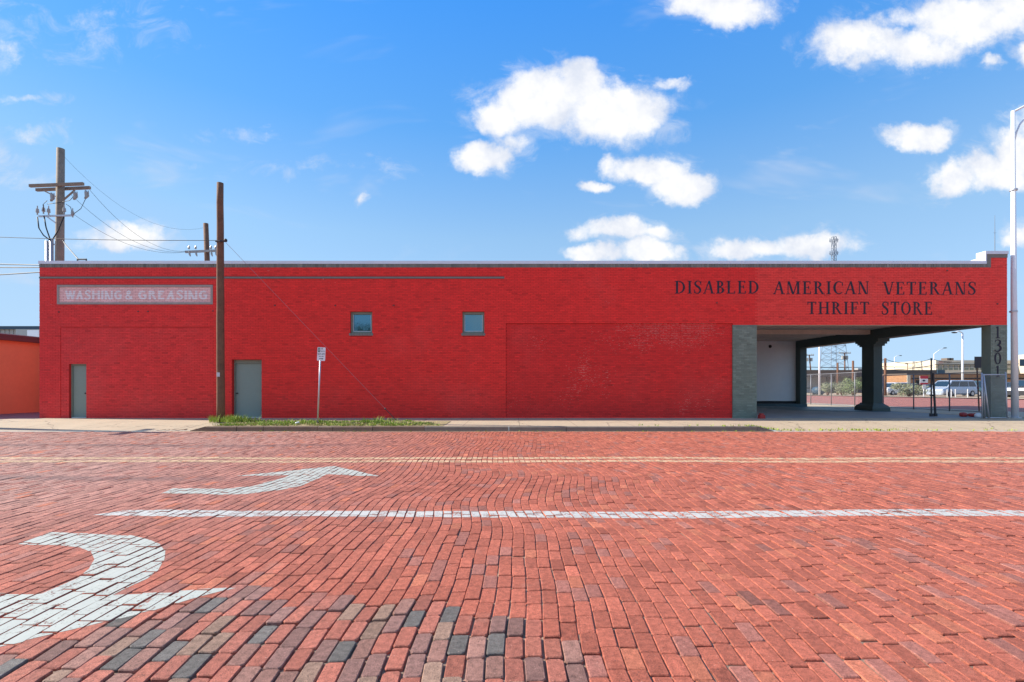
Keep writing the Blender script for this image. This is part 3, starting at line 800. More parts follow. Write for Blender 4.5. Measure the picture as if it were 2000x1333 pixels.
# canopy bay
BAYY = WY + 13.0; ZC = 4.36
mb = MB(); mb.box(BX0 - .30, BX0 - .002, WY + .39, BAYY, -.3, ZC + .3); part(mb, 'bay_wall', 'white_wall')
mb = MB(); mb.box(BX0, XR - .7, BAYY - .01, BAYY + .25, 0.34, ZC + .1); part(mb, 'bay_wall', 'white_wall', label='white rear wall of the canopy bay')
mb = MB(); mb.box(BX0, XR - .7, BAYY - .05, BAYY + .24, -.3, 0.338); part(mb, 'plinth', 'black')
mb = MB(); mb.tube([P(1504, 677, BAYY - .012), P(1504, 677, BAYY - .05)], .11, 12); part(mb, 'wall_vent', 'black')
mb = MB(); mb.box(BX0 + .001, XR - .72, WY + .345, BAYY + .2, ZC, ZC + .12); part(mb, 'ceiling', 'ceiling')
for k in range(9):
    mb = MB(); y = WY + .9 + k * 1.35
    if abs(y - (WY + 6.4)) < .5: continue
    mb.box(BX0 + .001, XR - .73, y, y + .05, ZC - .018, ZC - .001); part(mb, 'ceiling_batten', 'ceiling')
mb = MB(); mb.box(BX0 + .001, XR - .72, WY + 6.3, WY + 6.65, 4.13, ZC - .001); part(mb, 'cross_beam', 'ceiling')
EX0, EX1 = 19.08, XR - .01
mb = MB(); mb.box(EX0, EX1, WY + .385, BAYY + .25, 3.86, ZC + .2); part(mb, 'side_beam', 'dark_green', label='dark beam along the open east side')
mb = MB(); mb.box(BX0 + .001, EX0 - .002, WY + .012, WY + .34, ZSP - .004, ZSP - .001); part(mb, 'soffit', 'ceiling')


def column(name, y, w0, w1, d, zb, label):
    x0, x1 = EX0 + .02, EX0 + .02 + w1
    mb = MB(); mb.box(x0, x1, y, y + d, zb, 3.50); c = part(mb, name, 'dark_green', label=label)
    def sub(mb, n, m):
        mb.v = [(a, b - WY, cc) for a, b, cc in mb.v]; o = mb.build(n, MATS[m], c); return o
    for s, e, z0, z1 in ((.10, .06, 3.501, 3.60), (.24, .07, 3.60, 3.70), (.40, .07, 3.70, 3.859)):
        mb = MB(); mb.box(x0 - e, x1 + e, y - s, y + d + s, z0, z1); sub(mb, 'bracket', 'dark_green')
    mb = MB(); pr = [(0.24, zb - .02), (.24, zb + .24), (.18, zb + .36), (.08, zb + .44), (.03, zb + .5)]
    for (e0, za), (e1, zb_) in zip(pr[:-1], pr[1:]):
        a = [mb.pt(p) for p in ((x0 - e0, y - e0, za), (x1 + e0, y - e0, za), (x1 + e0, y + d + e0, za), (x0 - e0, y + d + e0, za))]; b = [mb.pt(p) for p in ((x0 - e1, y - e1, zb_), (x1 + e1, y - e1, zb_), (x1 + e1, y + d + e1, zb_), (x0 - e1, y + d + e1, zb_))]
        for k in range(4): mb.f.append([a[k], a[(k + 1) % 4], b[(k + 1) % 4], b[k]])
    mb.f.append(b); sub(mb, 'base', 'dark_green')


column('column', WY + 6.15, 0, .46, .85, -0.02, 'dark painted column with stepped brackets and flared base')
mb = MB(); mb.box(EX0 + .02, EX0 + .45, BAYY - .45, BAYY + .2, -.2, 3.859); part(mb, 'column', 'dark_green', label='plain column at the rear of the canopy')
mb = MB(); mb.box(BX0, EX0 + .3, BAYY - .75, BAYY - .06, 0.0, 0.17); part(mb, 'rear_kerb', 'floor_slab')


def bay_h(X, Y): return 0.128 - 0.013 * (Y - 19) * sstep(13, 17, X) + 0.0 * X


sheet('canopy_floor', lin(BX0 - .2, 19.9, 24), lin(19.0, BAYY + .2, 30), bay_h, 'floor', 0.004)
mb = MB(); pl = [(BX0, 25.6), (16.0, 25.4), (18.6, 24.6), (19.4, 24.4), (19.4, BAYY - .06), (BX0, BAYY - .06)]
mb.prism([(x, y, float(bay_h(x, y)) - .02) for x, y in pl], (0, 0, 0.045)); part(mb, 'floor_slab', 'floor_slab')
mb = MB(); mb.box(wx(1477) + .01, wx(1487), WY - .30, WY - .10, .125, .27); mb.box(wx(1479), wx(1485), WY - .27, WY - .13, .271, .33); tag(mb.build('brick_rubble', MATS['dull_red']), 'small red block at the foot of the grey-green pier', 'block')

# doors
def door(hole, leaf, hinge_side, recess, transom):
    x0, x1, _, z1 = hole; zf = 0.135
    mb = MB(); d = thing_part('door'); y = WY + recess
    fr = MB(); t = .055
    fr.box(x0, x0 + t, y - .05, y + .08, zf, z1); fr.box(x1 - t, x1, y - .05, y + .08, zf, z1); fr.box(x0 + t, x1 - t, y - .05, y + .08, z1 - transom, z1); sub_of(fr, 'frame', 'door_frame', d)
    lf = MB(); lf.box(x0 + t + .006, x1 - t - .006, y - .012, y + .03, zf + .03, z1 - transom - .006); sub_of(lf, 'leaf', 'door_green', d)
    th = MB(); th.box(x0 + t, x1 - t, y - .09, y + .06, zf - .01, zf + .026); sub_of(th, 'threshold', 'threshold', d)
    hx = x1 - t if hinge_side > 0 else x0 + t
    if hinge_side:
        for z in (zf + .28, zf + 1.02, zf + 1.75):
            h = MB(); h.tube([(hx - .004, y - .055, z), (hx - .004, y - .055, z + .13)], .022, 8); sub_of(h, 'hinge', 'black', d)
    k = MB(); kx = x1 - t - .05 if hinge_side <= 0 else x0 + t + .07; k.tube([(kx, y - .012, zf + .98), (kx, y - .06, zf + .98)], .022, 8); k.ball((kx, y - .075, zf + .98), .03); sub_of(k, 'handle', 'dark_metal', d)
    bk = MB(); bk.box(x0 + .002, x1 - .002, y + .081, y + .10, 0.05, z1); sub_of(bk, 'dark_back', 'black', d)
    sl = MB(); sl.box(x0, x1, WY + .0, y - .091, 0.04, zf - .012); sub_of(sl, 'sill', 'kerb_grey', d)


def thing_part(name):
    o = bpy.data.objects.new(name, None); col.objects.link(o); o.parent = store; o.empty_display_size = .1; return o


def sub_of(mb, name, m, parent):
    mb.v = [(a, b - WY, c) for a, b, c in mb.v]; return mb.build(name, MATS[m], parent)


door(holes['door1'], None, 0, .16, .07)
door(holes['door2'], None, 1, .20, .15)
for key in ('win1', 'win2'):
    x0, x1, z0, z1 = holes[key]; w = thing_part('window'); y = WY + .13
    a = MB(); t = .07
    a.box(x0, x0 + t, y - .03, y + .06, z0 + .1, z1); a.box(x1 - t, x1, y - .03, y + .06, z0 + .1, z1); a.box(x0 + t, x1 - t, y - .03, y + .06, z1 - t - .03, z1); a.box(x0 + t, x1 - t, y - .03, y + .06, z0 + .1, z0 + .1 + t); sub_of(a, 'frame', 'door_frame', w)
    b = MB(); i = t + .002; b.box(x0 + i, x0 + i + .025, y + .0, y + .035, z0 + .175, z1 - .105); b.box(x1 - i - .025, x1 - i, y + .0, y + .035, z0 + .175, z1 - .105); b.box(x0 + i + .025, x1 - i - .025, y, y + .035, z0 + .175, z0 + .20); sub_of(b, 'sash', 'galv', w)
    p = MB(); p.box(x0 + t, x1 - t, y + .04, y + .055, z0 + .1 + t, z1 - t - .03); sub_of(p, 'pane', 'glass', w)
    p = MB(); p.box(x0, x1, y + .07, y + .10, z0 + .05, z1); sub_of(p, 'dark_back', 'black', w)  # black sheet stands in for the unlit room behind the pane
    n = 9
    for k in range(n):
        s = MB(); xa = x0 - .04 + (x1 - x0 + .08) * k / n; s.box(xa + .004, xa + (x1 - x0 + .08) / n - .004, WY - .035, y + .02, z0, z0 + .095 + random.uniform(-.003, .003)); sub_of(s, 'sill_brick', 'pale_stone' if False else 'grey_paint', w)
# small iron anchors on the facade
for px, py in ((115, 610), (270, 609), (289, 609), (416, 608), (537, 597), (655, 597), (769, 597), (1948, 594), (1400, 592), (1850, 499 + 30)):
    mb = MB(); p = P(px, py, WY); mb.ball((p.x, WY - .005, p.z), .035, (1.2, .6, .8)); part(mb, 'wall_anchor', 'maroon')

# ---------------------------------------------------------------- lettering
def ringpts(cx, cy, rx, ry, irx, iry, a0, a1, n=16, icx=None):
    icx = cx if icx is None else icx; out = []
    for k in range(n):
        t0 = R(a0 + (a1 - a0) * k / n); t1 = R(a0 + (a1 - a0) * (k + 1) / n)
        out.append([(cx + rx * math.cos(t0), cy + ry * math.sin(t0)), (cx + rx * math.cos(t1), cy + ry * math.sin(t1)), (icx + irx * math.cos(t1), cy + iry * math.sin(t1)), (icx + irx * math.cos(t0), cy + iry * math.sin(t0))])
    return out


def stroke(pts, ws, n=22):
    def cr(t):
        m = len(pts) - 1; s = min(int(t * m), m - 1); f = t * m - s
        g = lambda i: pts[max(0, min(m, i))]
        p0, p1, p2, p3 = g(s - 1), g(s), g(s + 1), g(s + 2)
        return tuple(0.5 * ((2 * p1[k]) + (-p0[k] + p2[k]) * f + (2 * p0[k] - 5 * p1[k] + 4 * p2[k] - p3[k]) * f * f + (-p0[k] + 3 * p1[k] - 3 * p2[k] + p3[k]) * f ** 3) for k in (0, 1))
    def wv(t): m = len(ws) - 1; s = min(int(t * m), m - 1); f = t * m - s; return ws[s] * (1 - f) + ws[s + 1] * f
    P_ = [cr(k / n) for k in range(n + 1)]; E = []
    for k in range(n + 1):
        a = P_[max(k - 1, 0)]; b = P_[min(k + 1, n)]; dx, dy = b[0] - a[0], b[1] - a[1]; l = math.hypot(dx, dy) or 1; w = wv(k / n) / 2
        E.append(((P_[k][0] - dy / l * w, P_[k][1] + dx / l * w), (P_[k][0] + dy / l * w, P_[k][1] - dx / l * w)))
    return [[E[k][0], E[k + 1][0], E[k + 1][1], E[k][1]] for k in range(n)]


def glyph(ch, T, t, S):
    """polygons of one capital; T thick stroke, t thin stroke, S serif length"""
    h = t * 0.9
    def rc(x0, x1, y0, y1): return [[(x0, y0), (x1, y0), (x1, y1), (x0, y1)]]
    def di(xa, xb, w, y0=0, y1=1): return [[(xa, y0), (xa + w, y0), (xb + w, y1), (xb, y1)]]
    def sf(x0, x1, top=True, bot=True): return (rc(x0 - S, x1 + S, 0, h) if bot and S else []) + (rc(x0 - S, x1 + S, 1 - h, 1) if top and S else [])
    s = S
    if ch == 'I': return rc(s, s + T, 0, 1) + sf(s, s + T), T + 2 * s
    if ch == 'L': return rc(s, s + T, 0, 1) + sf(s, s + T) + rc(s + T, s + .55, 0, h * 1.1) + rc(s + .55 - t, s + .55, 0, .22), s + .58
    if ch == 'E': return rc(s, s + T, 0, 1) + sf(s, s + T) + rc(s + T, s + .5, 0, h * 1.1) + rc(s + .52 - t, s + .52, 0, .22) + rc(s + T, s + .48, 1 - h * 1.1, 1) + rc(s + .48 - t, s + .48, .80, 1) + rc(s + T, s + .38, .5, .5 + h) + (rc(s + .38 - t, s + .38, .40, .64) if S else []), s + .55
    if ch == 'F': return rc(s, s + T, 0, 1) + sf(s, s + T) + rc(s + T, s + .48, 1 - h * 1.1, 1) + rc(s + .48 - t, s + .48, .80, 1) + rc(s + T, s + .38, .48, .48 + h) + (rc(s + .38 - t, s + .38, .38, .62) if S else []), s + .5
    if ch == 'H': return rc(s, s + T, 0, 1) + sf(s, s + T) + rc(s + .52, s + .52 + T, 0, 1) + sf(s + .52, s + .52 + T) + rc(s + T, s + .52, .5, .5 + h), .52 + T + 2 * s
    if ch == 'T': return rc(.33 - T / 2, .33 + T / 2, 0, 1) + sf(.33 - T / 2, .33 + T / 2, False) + rc(0, .66, 1 - h * 1.2, 1) + (rc(0, t, .78, 1) + rc(.66 - t, .66, .78, 1) if S else []), .66
    if ch == 'A': return di(.02, .36, t * 1.2) + di(.72 - T, .36 - T * .25, T) + rc(.16, .56, .32, .32 + h) + (rc(-.05, .15, 0, h) + rc(.52, .82, 0, h) if S else []), .76
    if ch == 'V': return di(.36 - T * .4, .02, T) + di(.40, .70 - t, t * 1.2) + (rc(-.06, .22, 1 - h, 1) + rc(.58, .80, 1 - h, 1) if S else []), .74
    if ch == 'W': return di(.22, .0, T) + di(.24, .40, t) + di(.60, .38, T) + di(.62, .80, t) , .86
    if ch == 'N': return rc(s, s + t, 0, 1) + sf(s, s + t, False) + di(s + .58 - T, s - .02, T * 1.05) + rc(s + .56, s + .56 + t, 0, 1) + (rc(s + .56 - s, s + .56 + t + s, 1 - h, 1) + rc(0, s + .1, 1 - h, 1) if S else []), .56 + t + 2 * s
    if ch == 'M': return rc(s, s + t, 0, 1) + sf(s, s + t, False) + di(s + .36 - T * .3, s, T) + di(s + .38, s + .68, t * 1.1) + rc(s + .68, s + .68 + T, 0, 1) + sf(s + .68, s + .68 + T), .68 + T + 2 * s
    if ch == 'D': return rc(s, s + T, 0, 1) + sf(s, s + T) + ringpts(s + T, .5, .52, .5, .52 - T, .5 - t, -90, 90), s + T + .54
    if ch == 'O': return ringpts(.38, .5, .38, .51, .38 - T, .51 - t, 0, 360, 28), .76
    if ch == '0': return ringpts(.30, .5, .30, .5, .30 - T * .9, .5 - t, 0, 360, 28), .60
    if ch == 'C': return ringpts(.40, .5, .40, .51, .40 - T, .51 - t, 52, 312, 22, .42) + (rc(.63, .63 + t, .66, .92) if S else []), .70
    if ch == 'G': return ringpts(.40, .5, .40, .51, .40 - T, .51 - t, 52, 318, 22, .42) + rc(.40, .72, .42, .42 + t) + rc(.72 - T, .72, .12, .5), .76
    if ch == 'B': return rc(s, s + T, 0, 1) + sf(s, s + T) + ringpts(s + T, .755, .30, .245, .30 - T, .245 - t, -90, 90, 10) + ringpts(s + T, .265, .36, .265, .36 - T, .265 - t, -90, 90, 10), s + T + .38
    if ch == 'R': return rc(s, s + T, 0, 1) + sf(s, s + T) + ringpts(s + T, .745, .32, .255, .32 - T, .255 - t, -90, 90, 10) + di(s + .58 - T * .5, s + T + .06, T, 0, .50) + (rc(s + .5, s + .72, 0, h) if S else []), s + .68
    if ch == 'S': return stroke([(.50, .80), (.44, .93), (.28, .985), (.12, .90), (.09, .74), (.20, .60), (.38, .46), (.47, .27), (.40, .09), (.24, .015), (.08, .08), (.03, .24)], [t, t, t, T * .7, T * .9, T * 1.05, T * 1.05, T * .9, T * .7, t, t, t]) + (rc(.47, .47 + t, .70, .95) + rc(.01, .01 + t, .04, .30) if S else []), .56
    if ch == '1': return rc(.18, .18 + T, 0, 1) + rc(.06, .18 + T + .12, 0, h) + di(.06, .2, .10, .86, 1), .46
    if ch == '3': return stroke([(.06, .82), (.14, .95), (.30, .98), (.44, .88), (.44, .70), (.34, .57), (.20, .54)], [t, t, t, T * .8, T, T * .7, t]) + stroke([(.20, .55), (.36, .50), (.48, .36), (.46, .16), (.32, .02), (.14, .02), (.02, .12)], [t, T * .7, T, T, T * .6, t, T * .7]), .54
    if ch == '&': return stroke([(.62, .0), (.45, .2), (.22, .58), (.18, .80), (.30, .95), (.42, .84), (.36, .66), (.14, .42), (.08, .22), (.20, .04), (.40, .06), (.60, .36)], [T * .8] * 12, 30), .68
    return [], .4


def write(word, x0, x1, z0, z1, style, m, name='letter', courses=None, upright=True, y=None):
    T, t, S = style; H = z1 - z0; gl = [glyph(c, T, t, S) for c in word]; gap = .16 if S else .12
    tot = sum(g[1] for g in gl) + gap * (len(gl) - 1); k = (x1 - x0) / tot; x = x0
    for (polys, w), c in zip(gl, word):
        mb = MB()
        for q, poly in enumerate(polys):
            pts = [(x + u * k, z0 + v * H) for u, v in poly]
            ar = sum(pts[i][0] * pts[(i + 1) % 4][1] - pts[(i + 1) % 4][0] * pts[i][1] for i in range(4))
            if ar < 0: pts = pts[::-1]
            strips = [pts]
            if courses:
                strips = []
                for za, zb in courses:
                    s = clip_poly(clip_poly(pts, (-99, za), (99, za)), (99, zb), (-99, zb))
                    if len(s) >= 3: strips.append(s)
            yy = (WY - .0052 if y is None else y) - q * 0.00012
            for s in strips: mb.poly([(a, yy, b) for a, b in s])
        if polys: part(mb, name, m)
        x += (w + gap) * k


SER = (.155, .062, .085)
for wd, a, b, t_, bt in (('DISABLED', 1318, 1482, 549, 574), ('AMERICAN', 1511, 1697, 550, 575), ('VETERANS', 1725, 1906, 551, 576), ('THRIFT', 1577, 1697, 590, 614), ('STORE', 1722, 1821, 590, 615)):
    write(wd, wx(a), wx(b), wz(bt), wz(t_), SER, 'lettering')
for ch, t_, b_ in (('1', 638, 661), ('3', 664, 687), ('0', 689, 712), ('1', 715, 737)):
    write(ch, wx(1941.5 if ch != '1' else 1943), wx(1955 if ch != '1' else 1952), wz(b_), wz(t_), (.17, .065, .08), 'lettering', y=WY - .0125)
crs = [(ZB + j * .0677 + .002, ZB + j * .0677 + .054) for j in range(60, 90)]
SANS = (.21, .19, 0)
write('WASHING', wx(127), wx(239), wz(585.5), wz(568), SANS, 'sign_white', courses=crs)
write('&', wx(245), wx(260), wz(585.5), wz(568), SANS, 'sign_white', courses=crs)
write('GREASING', wx(270), wx(406), wz(585.5), wz(568), SANS, 'sign_white', courses=crs)

# ------------------------------------------------------------------ wooden pole, guy wire, cable in front of the store
def ground_z(x, y): return float(walk_h(x, y))


pb = Vector((-10.4, 17.0, .1)); pt = P(430, 358, 17.0)
pole = thing('utility_pole', 'tall bare brown wooden pole standing in the grass strip', 'utility pole', pb)
mb = MB(*pb); n = 12
mb.tube([pb + (pt - pb) * (k / n) + Vector((random.uniform(-.008, .008), 0, 0)) for k in range(n + 1)], [.137 - .03 * k / n for k in range(n + 1)], 14); mb.build('shaft', MATS['wood_pole'], pole, True)
ca = P(432, 470, 16.9)
mb = MB(*pb); mb.tube([ca + Vector((-.2, 0, -.03)), ca + Vector((.2, 0, -.03))], .03, 8); mb.ball(ca + Vector((.17, -.02, 0)), .06); mb.build('clamp', MATS['dark_metal'], pole)
mb = MB(*pb); mb.box(pb.x - .05, pb.x + .06, 16.845, 16.86, 1.75, 1.9); mb.build('number_plate', MATS['galv'], pole)
ga = P(776, 824, 17.0); ga.z = .16; g0 = ca + Vector((.12, 0, -.03))
gw = thing('guy_wire', 'thin guy wire slanting from the bare pole to the ground', 'wire', ga)
mb = MB(*ga); mb.tube([g0, g0.lerp(ga, .93)], .0055, 6); mb.build('strand', MATS['guy'], gw)
mb = MB(*ga); mb.tube([g0.lerp(ga, .93), ga], .013, 6); mb.ball(g0.lerp(ga, .93), .035); mb.build('anchor_rod', MATS['dark_metal'], gw)
# pole up the street (its shadow falls across the driveway) carrying the cable
ob = Vector((-24.0, 16.75, 0.05)); ot = Vector((-24.0, 16.75, 9.4))
op = thing('utility_pole', 'wooden pole up the street with a short crossarm and two cable runs', 'utility pole', ob)
mb = MB(*ob); mb.tube([ob, ot], [.2, .16], 12); mb.build('shaft', MATS['wood_pole'], op, True)
mb = MB(*ob); mb.box(-24.1, -23.9, 16.0, 17.5, 8.6, 8.75); mb.build('crossarm', MATS['wood_pole'], op)
mb = MB(); mb.tube(sag(ca, (-23.9, 16.75, 6.95), .12), .010, 6); tag(mb.build('cable', MATS['cable']), 'black cable running west from the bare wooden pole', 'cable')
for i, (a, b, dr, lb) in enumerate((((XL, 19.1, 6.26), (-42, 24, 9.0), .3, 'upper service cable fixed to the west roof corner of the store'), ((XL, 19.15, 6.18), (-42, 24.3, 8.7), .35, 'lower of the paired service cables at the west roof corner'), ((XL, 19.1, 5.98), (-42, 22, 6.3), .25, 'single cable meeting the west wall below the roof edge'))):
    mb = MB(); mb.tube(sag(a, b, dr), .02, 6); tag(mb.build('cable', MATS['cable']), lb, 'cable')

# ------------------------------------------------------------------ parking sign
sb = P(620, 829, 15.9); sb.z = .1; stp = P(626.5, 684, 15.9)
sg = thing('parking_sign', 'small white parking sign on a leaning steel post', 'sign', sb)
mb = MB(*sb); mb.tube([sb, stp], .028, 8); mb.build('post', MATS['galv'], sg, True)
mb = MB(*sb); mb.tube([sb, sb + Vector((.004, 0, .12))], .045, 8); mb.build('sleeve', MATS['dark_metal'], sg)
c = P(627.5, 692, 15.86); ang = R(2.5); W_, H_ = .135, .225


def sgp(u, v, y=0): return (c.x + u * math.cos(ang) + v * math.sin(ang), c.y + y, c.z - u * math.sin(ang) + v * math.cos(ang))


out = []
for sx, sy in ((1, 1), (-1, 1), (-1, -1), (1, -1)):
    for k in range(4):
        a = {(1, 1): 0, (-1, 1): 90, (-1, -1): 180, (1, -1): 270}[(sx, sy)] + k * 30
        out.append((sx * (W_ - .025) + .025 * math.cos(R(a)), sy * (H_ - .025) + .025 * math.sin(R(a))))
mb = MB(*sb); mb.prism([sgp(u, v, 0) for u, v in out], (0, .004, 0)); mb.build('plate', MATS['sheet_white'], sg)


def quad(mb, u0, u1, v0, v1, y): mb.poly([sgp(u0, v0, y), sgp(u1, v0, y), sgp(u1, v1, y), sgp(u0, v1, y)])


mb = MB(*sb); quad(mb, -.115, -.045, .06, .205, -.002); mb.build('green_block', MATS['sign_green'], sg)
mb = MB(*sb); quad(mb, -.09, -.07, .085, .185, -.004); mb.build('numeral', MATS['sheet_white'], sg)


def sign_text(txt, u0, u1, v0, v1, parent=sg, m='ink', place=sgp, base=sb, y=-.003, name='lettering'):
    cu = bpy.data.curves.new('t', 'FONT'); cu.body = txt; cu.size = 1; ob_ = bpy.data.objects.new('t', cu); col.objects.link(ob_)
    bpy.context.view_layer.update(); me = bpy.data.meshes.new_from_object(ob_.evaluated_get(bpy.context.evaluated_depsgraph_get()))
    bpy.data.objects.remove(ob_); co = np.array([v.co[:2] for v in me.vertices]); lo, hi = co.min(0), co.max(0)
    for v in me.vertices:
        q = place(u0 + (v.co.x - lo[0]) / (hi[0] - lo[0]) * (u1 - u0), v0 + (v.co.y - lo[1]) / (hi[1] - lo[1]) * (v1 - v0), y); v.co = Vector(q) - Vector(base)
    me.name = name
    return obj(name, me, parent, MATS[m])


sign_text('HR', -.02, .05, .15, .205); sign_text('PARKING', -.035, .12, .075, .115); sign_text('8AM-5PM', -.115, .12, -.03, .03)
mb = MB(*sb); quad(mb, -.08, -.01, -.085, -.07, -.003); quad(mb, .01, .08, -.085, -.07, -.003); mb.build('print_line', MATS['ink'], sg)
mb = MB(*sb); quad(mb, -.06, .03, -.165, -.145, -.003); mb.poly([sgp(.03, -.18, -.0031), sgp(.08, -.155, -.0031), sgp(.03, -.13, -.0031)]); mb.build('arrow', MATS['ink'], sg)

# ------------------------------------------------------------------ rear poles
r0 = P(114, 520, 24.5); r0.z = 0.0; rt = P(118.5, 291, 24.5)
rp = thing('utility_pole', 'weathered power pole with two crossarms, cutouts and grey conduits behind the store', 'utility pole', r0)
mb = MB(*r0); mb.tube([r0, r0.lerp(rt, .5), rt], [.205, .185, .165], 14); mb.build('shaft', MATS['grey_wood'], rp, True)


def bar(a, b, w, h, m, name, parent, base):
    a = Vector(a); b = Vector(b); t = (b - a).normalized(); s = t.cross(Vector((0, 0, 1))).normalized() * w / 2; u = s.cross(t).normalized() * h / 2
    mb = MB(*base); mb.prism([a - s - u, a + s - u, a + s + u, a - s + u], b - a); return mb.build(name, MATS[m], parent)


for (x0, y0, x1, y1, dy) in ((58, 363.5, 163, 359.5, -.24), (71, 371.5, 176, 367, .24)):
    bar(P(x0, y0, 24.5 + dy), P(x1, y1, 24.5 + dy), .11, .14, 'grey_wood', 'crossarm', rp, r0)
bar(P(124, 391, 24.3), P(146, 372, 24.3), .05, .07, 'grey_wood', 'brace', rp, r0); bar(P(108, 384, 24.3), P(86, 373, 24.3), .04, .05, 'grey_wood', 'brace', rp, r0)
bar(P(76, 423, 24.3), P(143, 421, 24.3), .07, .08, 'galv', 'bracket', rp, r0); bar(P(88, 421, 24.25), P(109, 436, 24.25), .04, .05, 'galv', 'brace', rp, r0)
for x, y in ((73, 414), (85, 412), (95, 414), (125.5, 412), (142, 419)):
    mb = MB(*r0); q = P(x, y + 6, 24.25); mb.tube([q, q + Vector((0, 0, .1)), q + Vector((0, 0, .12)), q + Vector((0, 0, .30)), q + Vector((0, 0, .32)), q + Vector((0, 0, .46))], [.03, .03, .075, .06, .025, .02], 8); mb.build('insulator', MATS['porcelain'], rp)
for x, y in ((100, 383), (145, 380), (167, 378)):
    mb = MB(*r0); q = P(x, y - 6, 24.2); mb.tube([q, q + Vector((.05, 0, -.12)), q + Vector((.05, 0, -.34)), q + Vector((-.05, 0, -.42))], [.03, .085, .07, .03], 8); mb.tube([q + Vector((.14, 0, -.02)), q + Vector((.17, 0, -.3)), q + Vector((.02, 0, -.44))], .022, 6); mb.build('cutout', MATS['porcelain'], rp)
for pts_ in ([(73, 424), (76, 446), (85, 460), (98, 470)], [(86, 422), (90, 445), (98, 468)], [(125, 424), (115, 448), (103, 468)], [(167, 389), (158, 408), (143, 419)], [(85, 412), (84, 400), (92, 392)], [(92, 399), (110, 397), (136, 392), (144, 384)], [(129, 399), (138, 405), (140, 414)]):
    mb = MB(*r0); mb.tube([P(x, y, 24.2) for x, y in pts_], .028 if pts_[-1][1] > 460 else .014, 6); mb.build('lead_cable', MATS['cable'], rp, True)
for x, t_ in ((92.5, 471), (100.5, 468)):
    mb = MB(*r0); a = P(x, t_, 24.3); mb.tube([(a.x, a.y, 0.0), a], .085, 10); mb.build('conduit', MATS['galv'], rp, True)
bar(P(90, 477, 24.35), P(113, 478, 24.35), .04, .06, 'galv', 'conduit_clamp', rp, r0)
q0 = P(408, 520, 32); q0.z = -.1; qt = P(402, 437, 32); q0.x = qt.x + .45
rp2 = thing('utility_pole', 'short looking brown pole top with a low crossarm behind the store roof', 'utility pole', q0)
mb = MB(*q0); mb.tube([q0, qt], [.2, .15], 12); mb.build('shaft', MATS['wood_pole'], rp2, True)
bar(P(362, 492.5, 31.8), P(436, 489.5, 31.8), .11, .14, 'siding', 'crossarm', rp2, q0)
for x in (369, 382, 412, 421, 430):
    mb = MB(*q0); q = P(x, 487, 31.75); mb.tube([q, q + Vector((0, 0, .12)), q + Vector((.02, 0, .22))], [.05, .07, .03], 8); mb.tube([q + Vector((.02, 0, -.12)), q + Vector((.05, 0, -.35)), q + Vector((.1, 0, -.48))], [.05, .06, .03], 8); mb.build('insulator', MATS['porcelain'], rp2)
for i, (a, b, dr, lb) in enumerate(((P(122, 303, 24.5), P(400, 445, 32), 1.35, 'thin wire sagging from the top of the weathered pole'), (P(175, 371, 24.6), P(364, 491, 31.8), .9, 'wire sagging from the crossarm end of the weathered pole'), (P(138, 380, 24.4), P(362, 492, 31.8), .9, 'wire sagging from beneath the crossarms of the weathered pole'), (P(138, 415, 24.4), P(360, 493, 31.8), .7, 'wire sagging from the low bracket of the weathered pole'))):
    mb = MB(); mb.tube(sag(a, b, dr), .005 if i == 0 else .008, 5); tag(mb.build('power_wire', MATS['cable']), lb, 'wire')
mb = MB(); a = P(122, 469, 24.4); b = P(154, 508, 19.3); mb.tube([a, a.lerp(b, .25) + Vector((0, 0, -.05)), b], .022, 6); tag(mb.build('service_drop', MATS['cable']), 'short service cable dropping from the weathered pole to the store roof', 'cable')
mb = MB(); p_ = P(160, 508, 19.3); mb.tube([p_ + Vector((-.18, 0, -.12)), p_ + Vector((-.18, 0, .02)), p_ + Vector((.18, 0, .02)), p_ + Vector((.18, 0, -.12))], .035, 8); tag(mb.build('roof_bracket', MATS['dark_metal']), 'dark cable bracket on the store roof edge', 'bracket')

# ------------------------------------------------------------------ neighbours to the west
ow = thing('orange_building', 'low orange stucco building with a brown fascia across the alley', 'building', (-23.9, 22, 0))
def wpart(mb, name, m, par, base):
    mb.v = [(a - base[0], b - base[1], c_ - base[2]) for a, b, c_ in mb.v]; return mb.build(name, MATS[m], par)
B_ = (-23.9, 22, 0)
mb = MB(); mb.box(-40, -23.9, 19.6, 33, -.2, 3.55); wpart(mb, 'wall', 'orange', ow, B_)
mb = MB(); mb.box(-40, -23.72, 19.4, 33.2, 3.552, 3.70); wpart(mb, 'fascia', 'maroon', ow, B_)
mb = MB(); mb.box(-40, -23.80, 19.5, 33.1, 3.702, 3.83); wpart(mb, 'roof_edge', 'maroon', ow, B_)
mb = MB(); mb.box(-40, -24.2, 19.8, 32.8, 3.832, 3.90); wpart(mb, 'roof', 'roof', ow, B_)
ac = thing('roof_unit', 'pale air conditioning unit on the orange building roof', 'air conditioner', (-28.5, 29, 3.9))
mb = MB(); mb.box(-29.6, -27.6, 28.4, 29.6, 3.91, 4.75); wpart(mb, 'cabinet', 'siding', ac, (-28.5, 29, 3.9)); mb = MB(); mb.box(-28.9, -28.2, 28.38, 28.399, 4.2, 4.7); wpart(mb, 'panel', 'sheet_white', ac, (-28.5, 29, 3.9))
ms = thing('metal_building', 'grey ribbed metal sided building rising behind the orange one', 'building', (-48, 46, 0))
mb = MB(); mb.box(-75, -36, 46, 60, -.5, 6.75); wpart(mb, 'wall', 'siding', ms, (-48, 46, 0))
for k in range(60):
    mb = MB(); x = -60 + k * .42; mb.box(x, x + .10, 45.95, 45.998, -.4, 6.7); wpart(mb, 'rib', 'siding', ms, (-48, 46, 0))
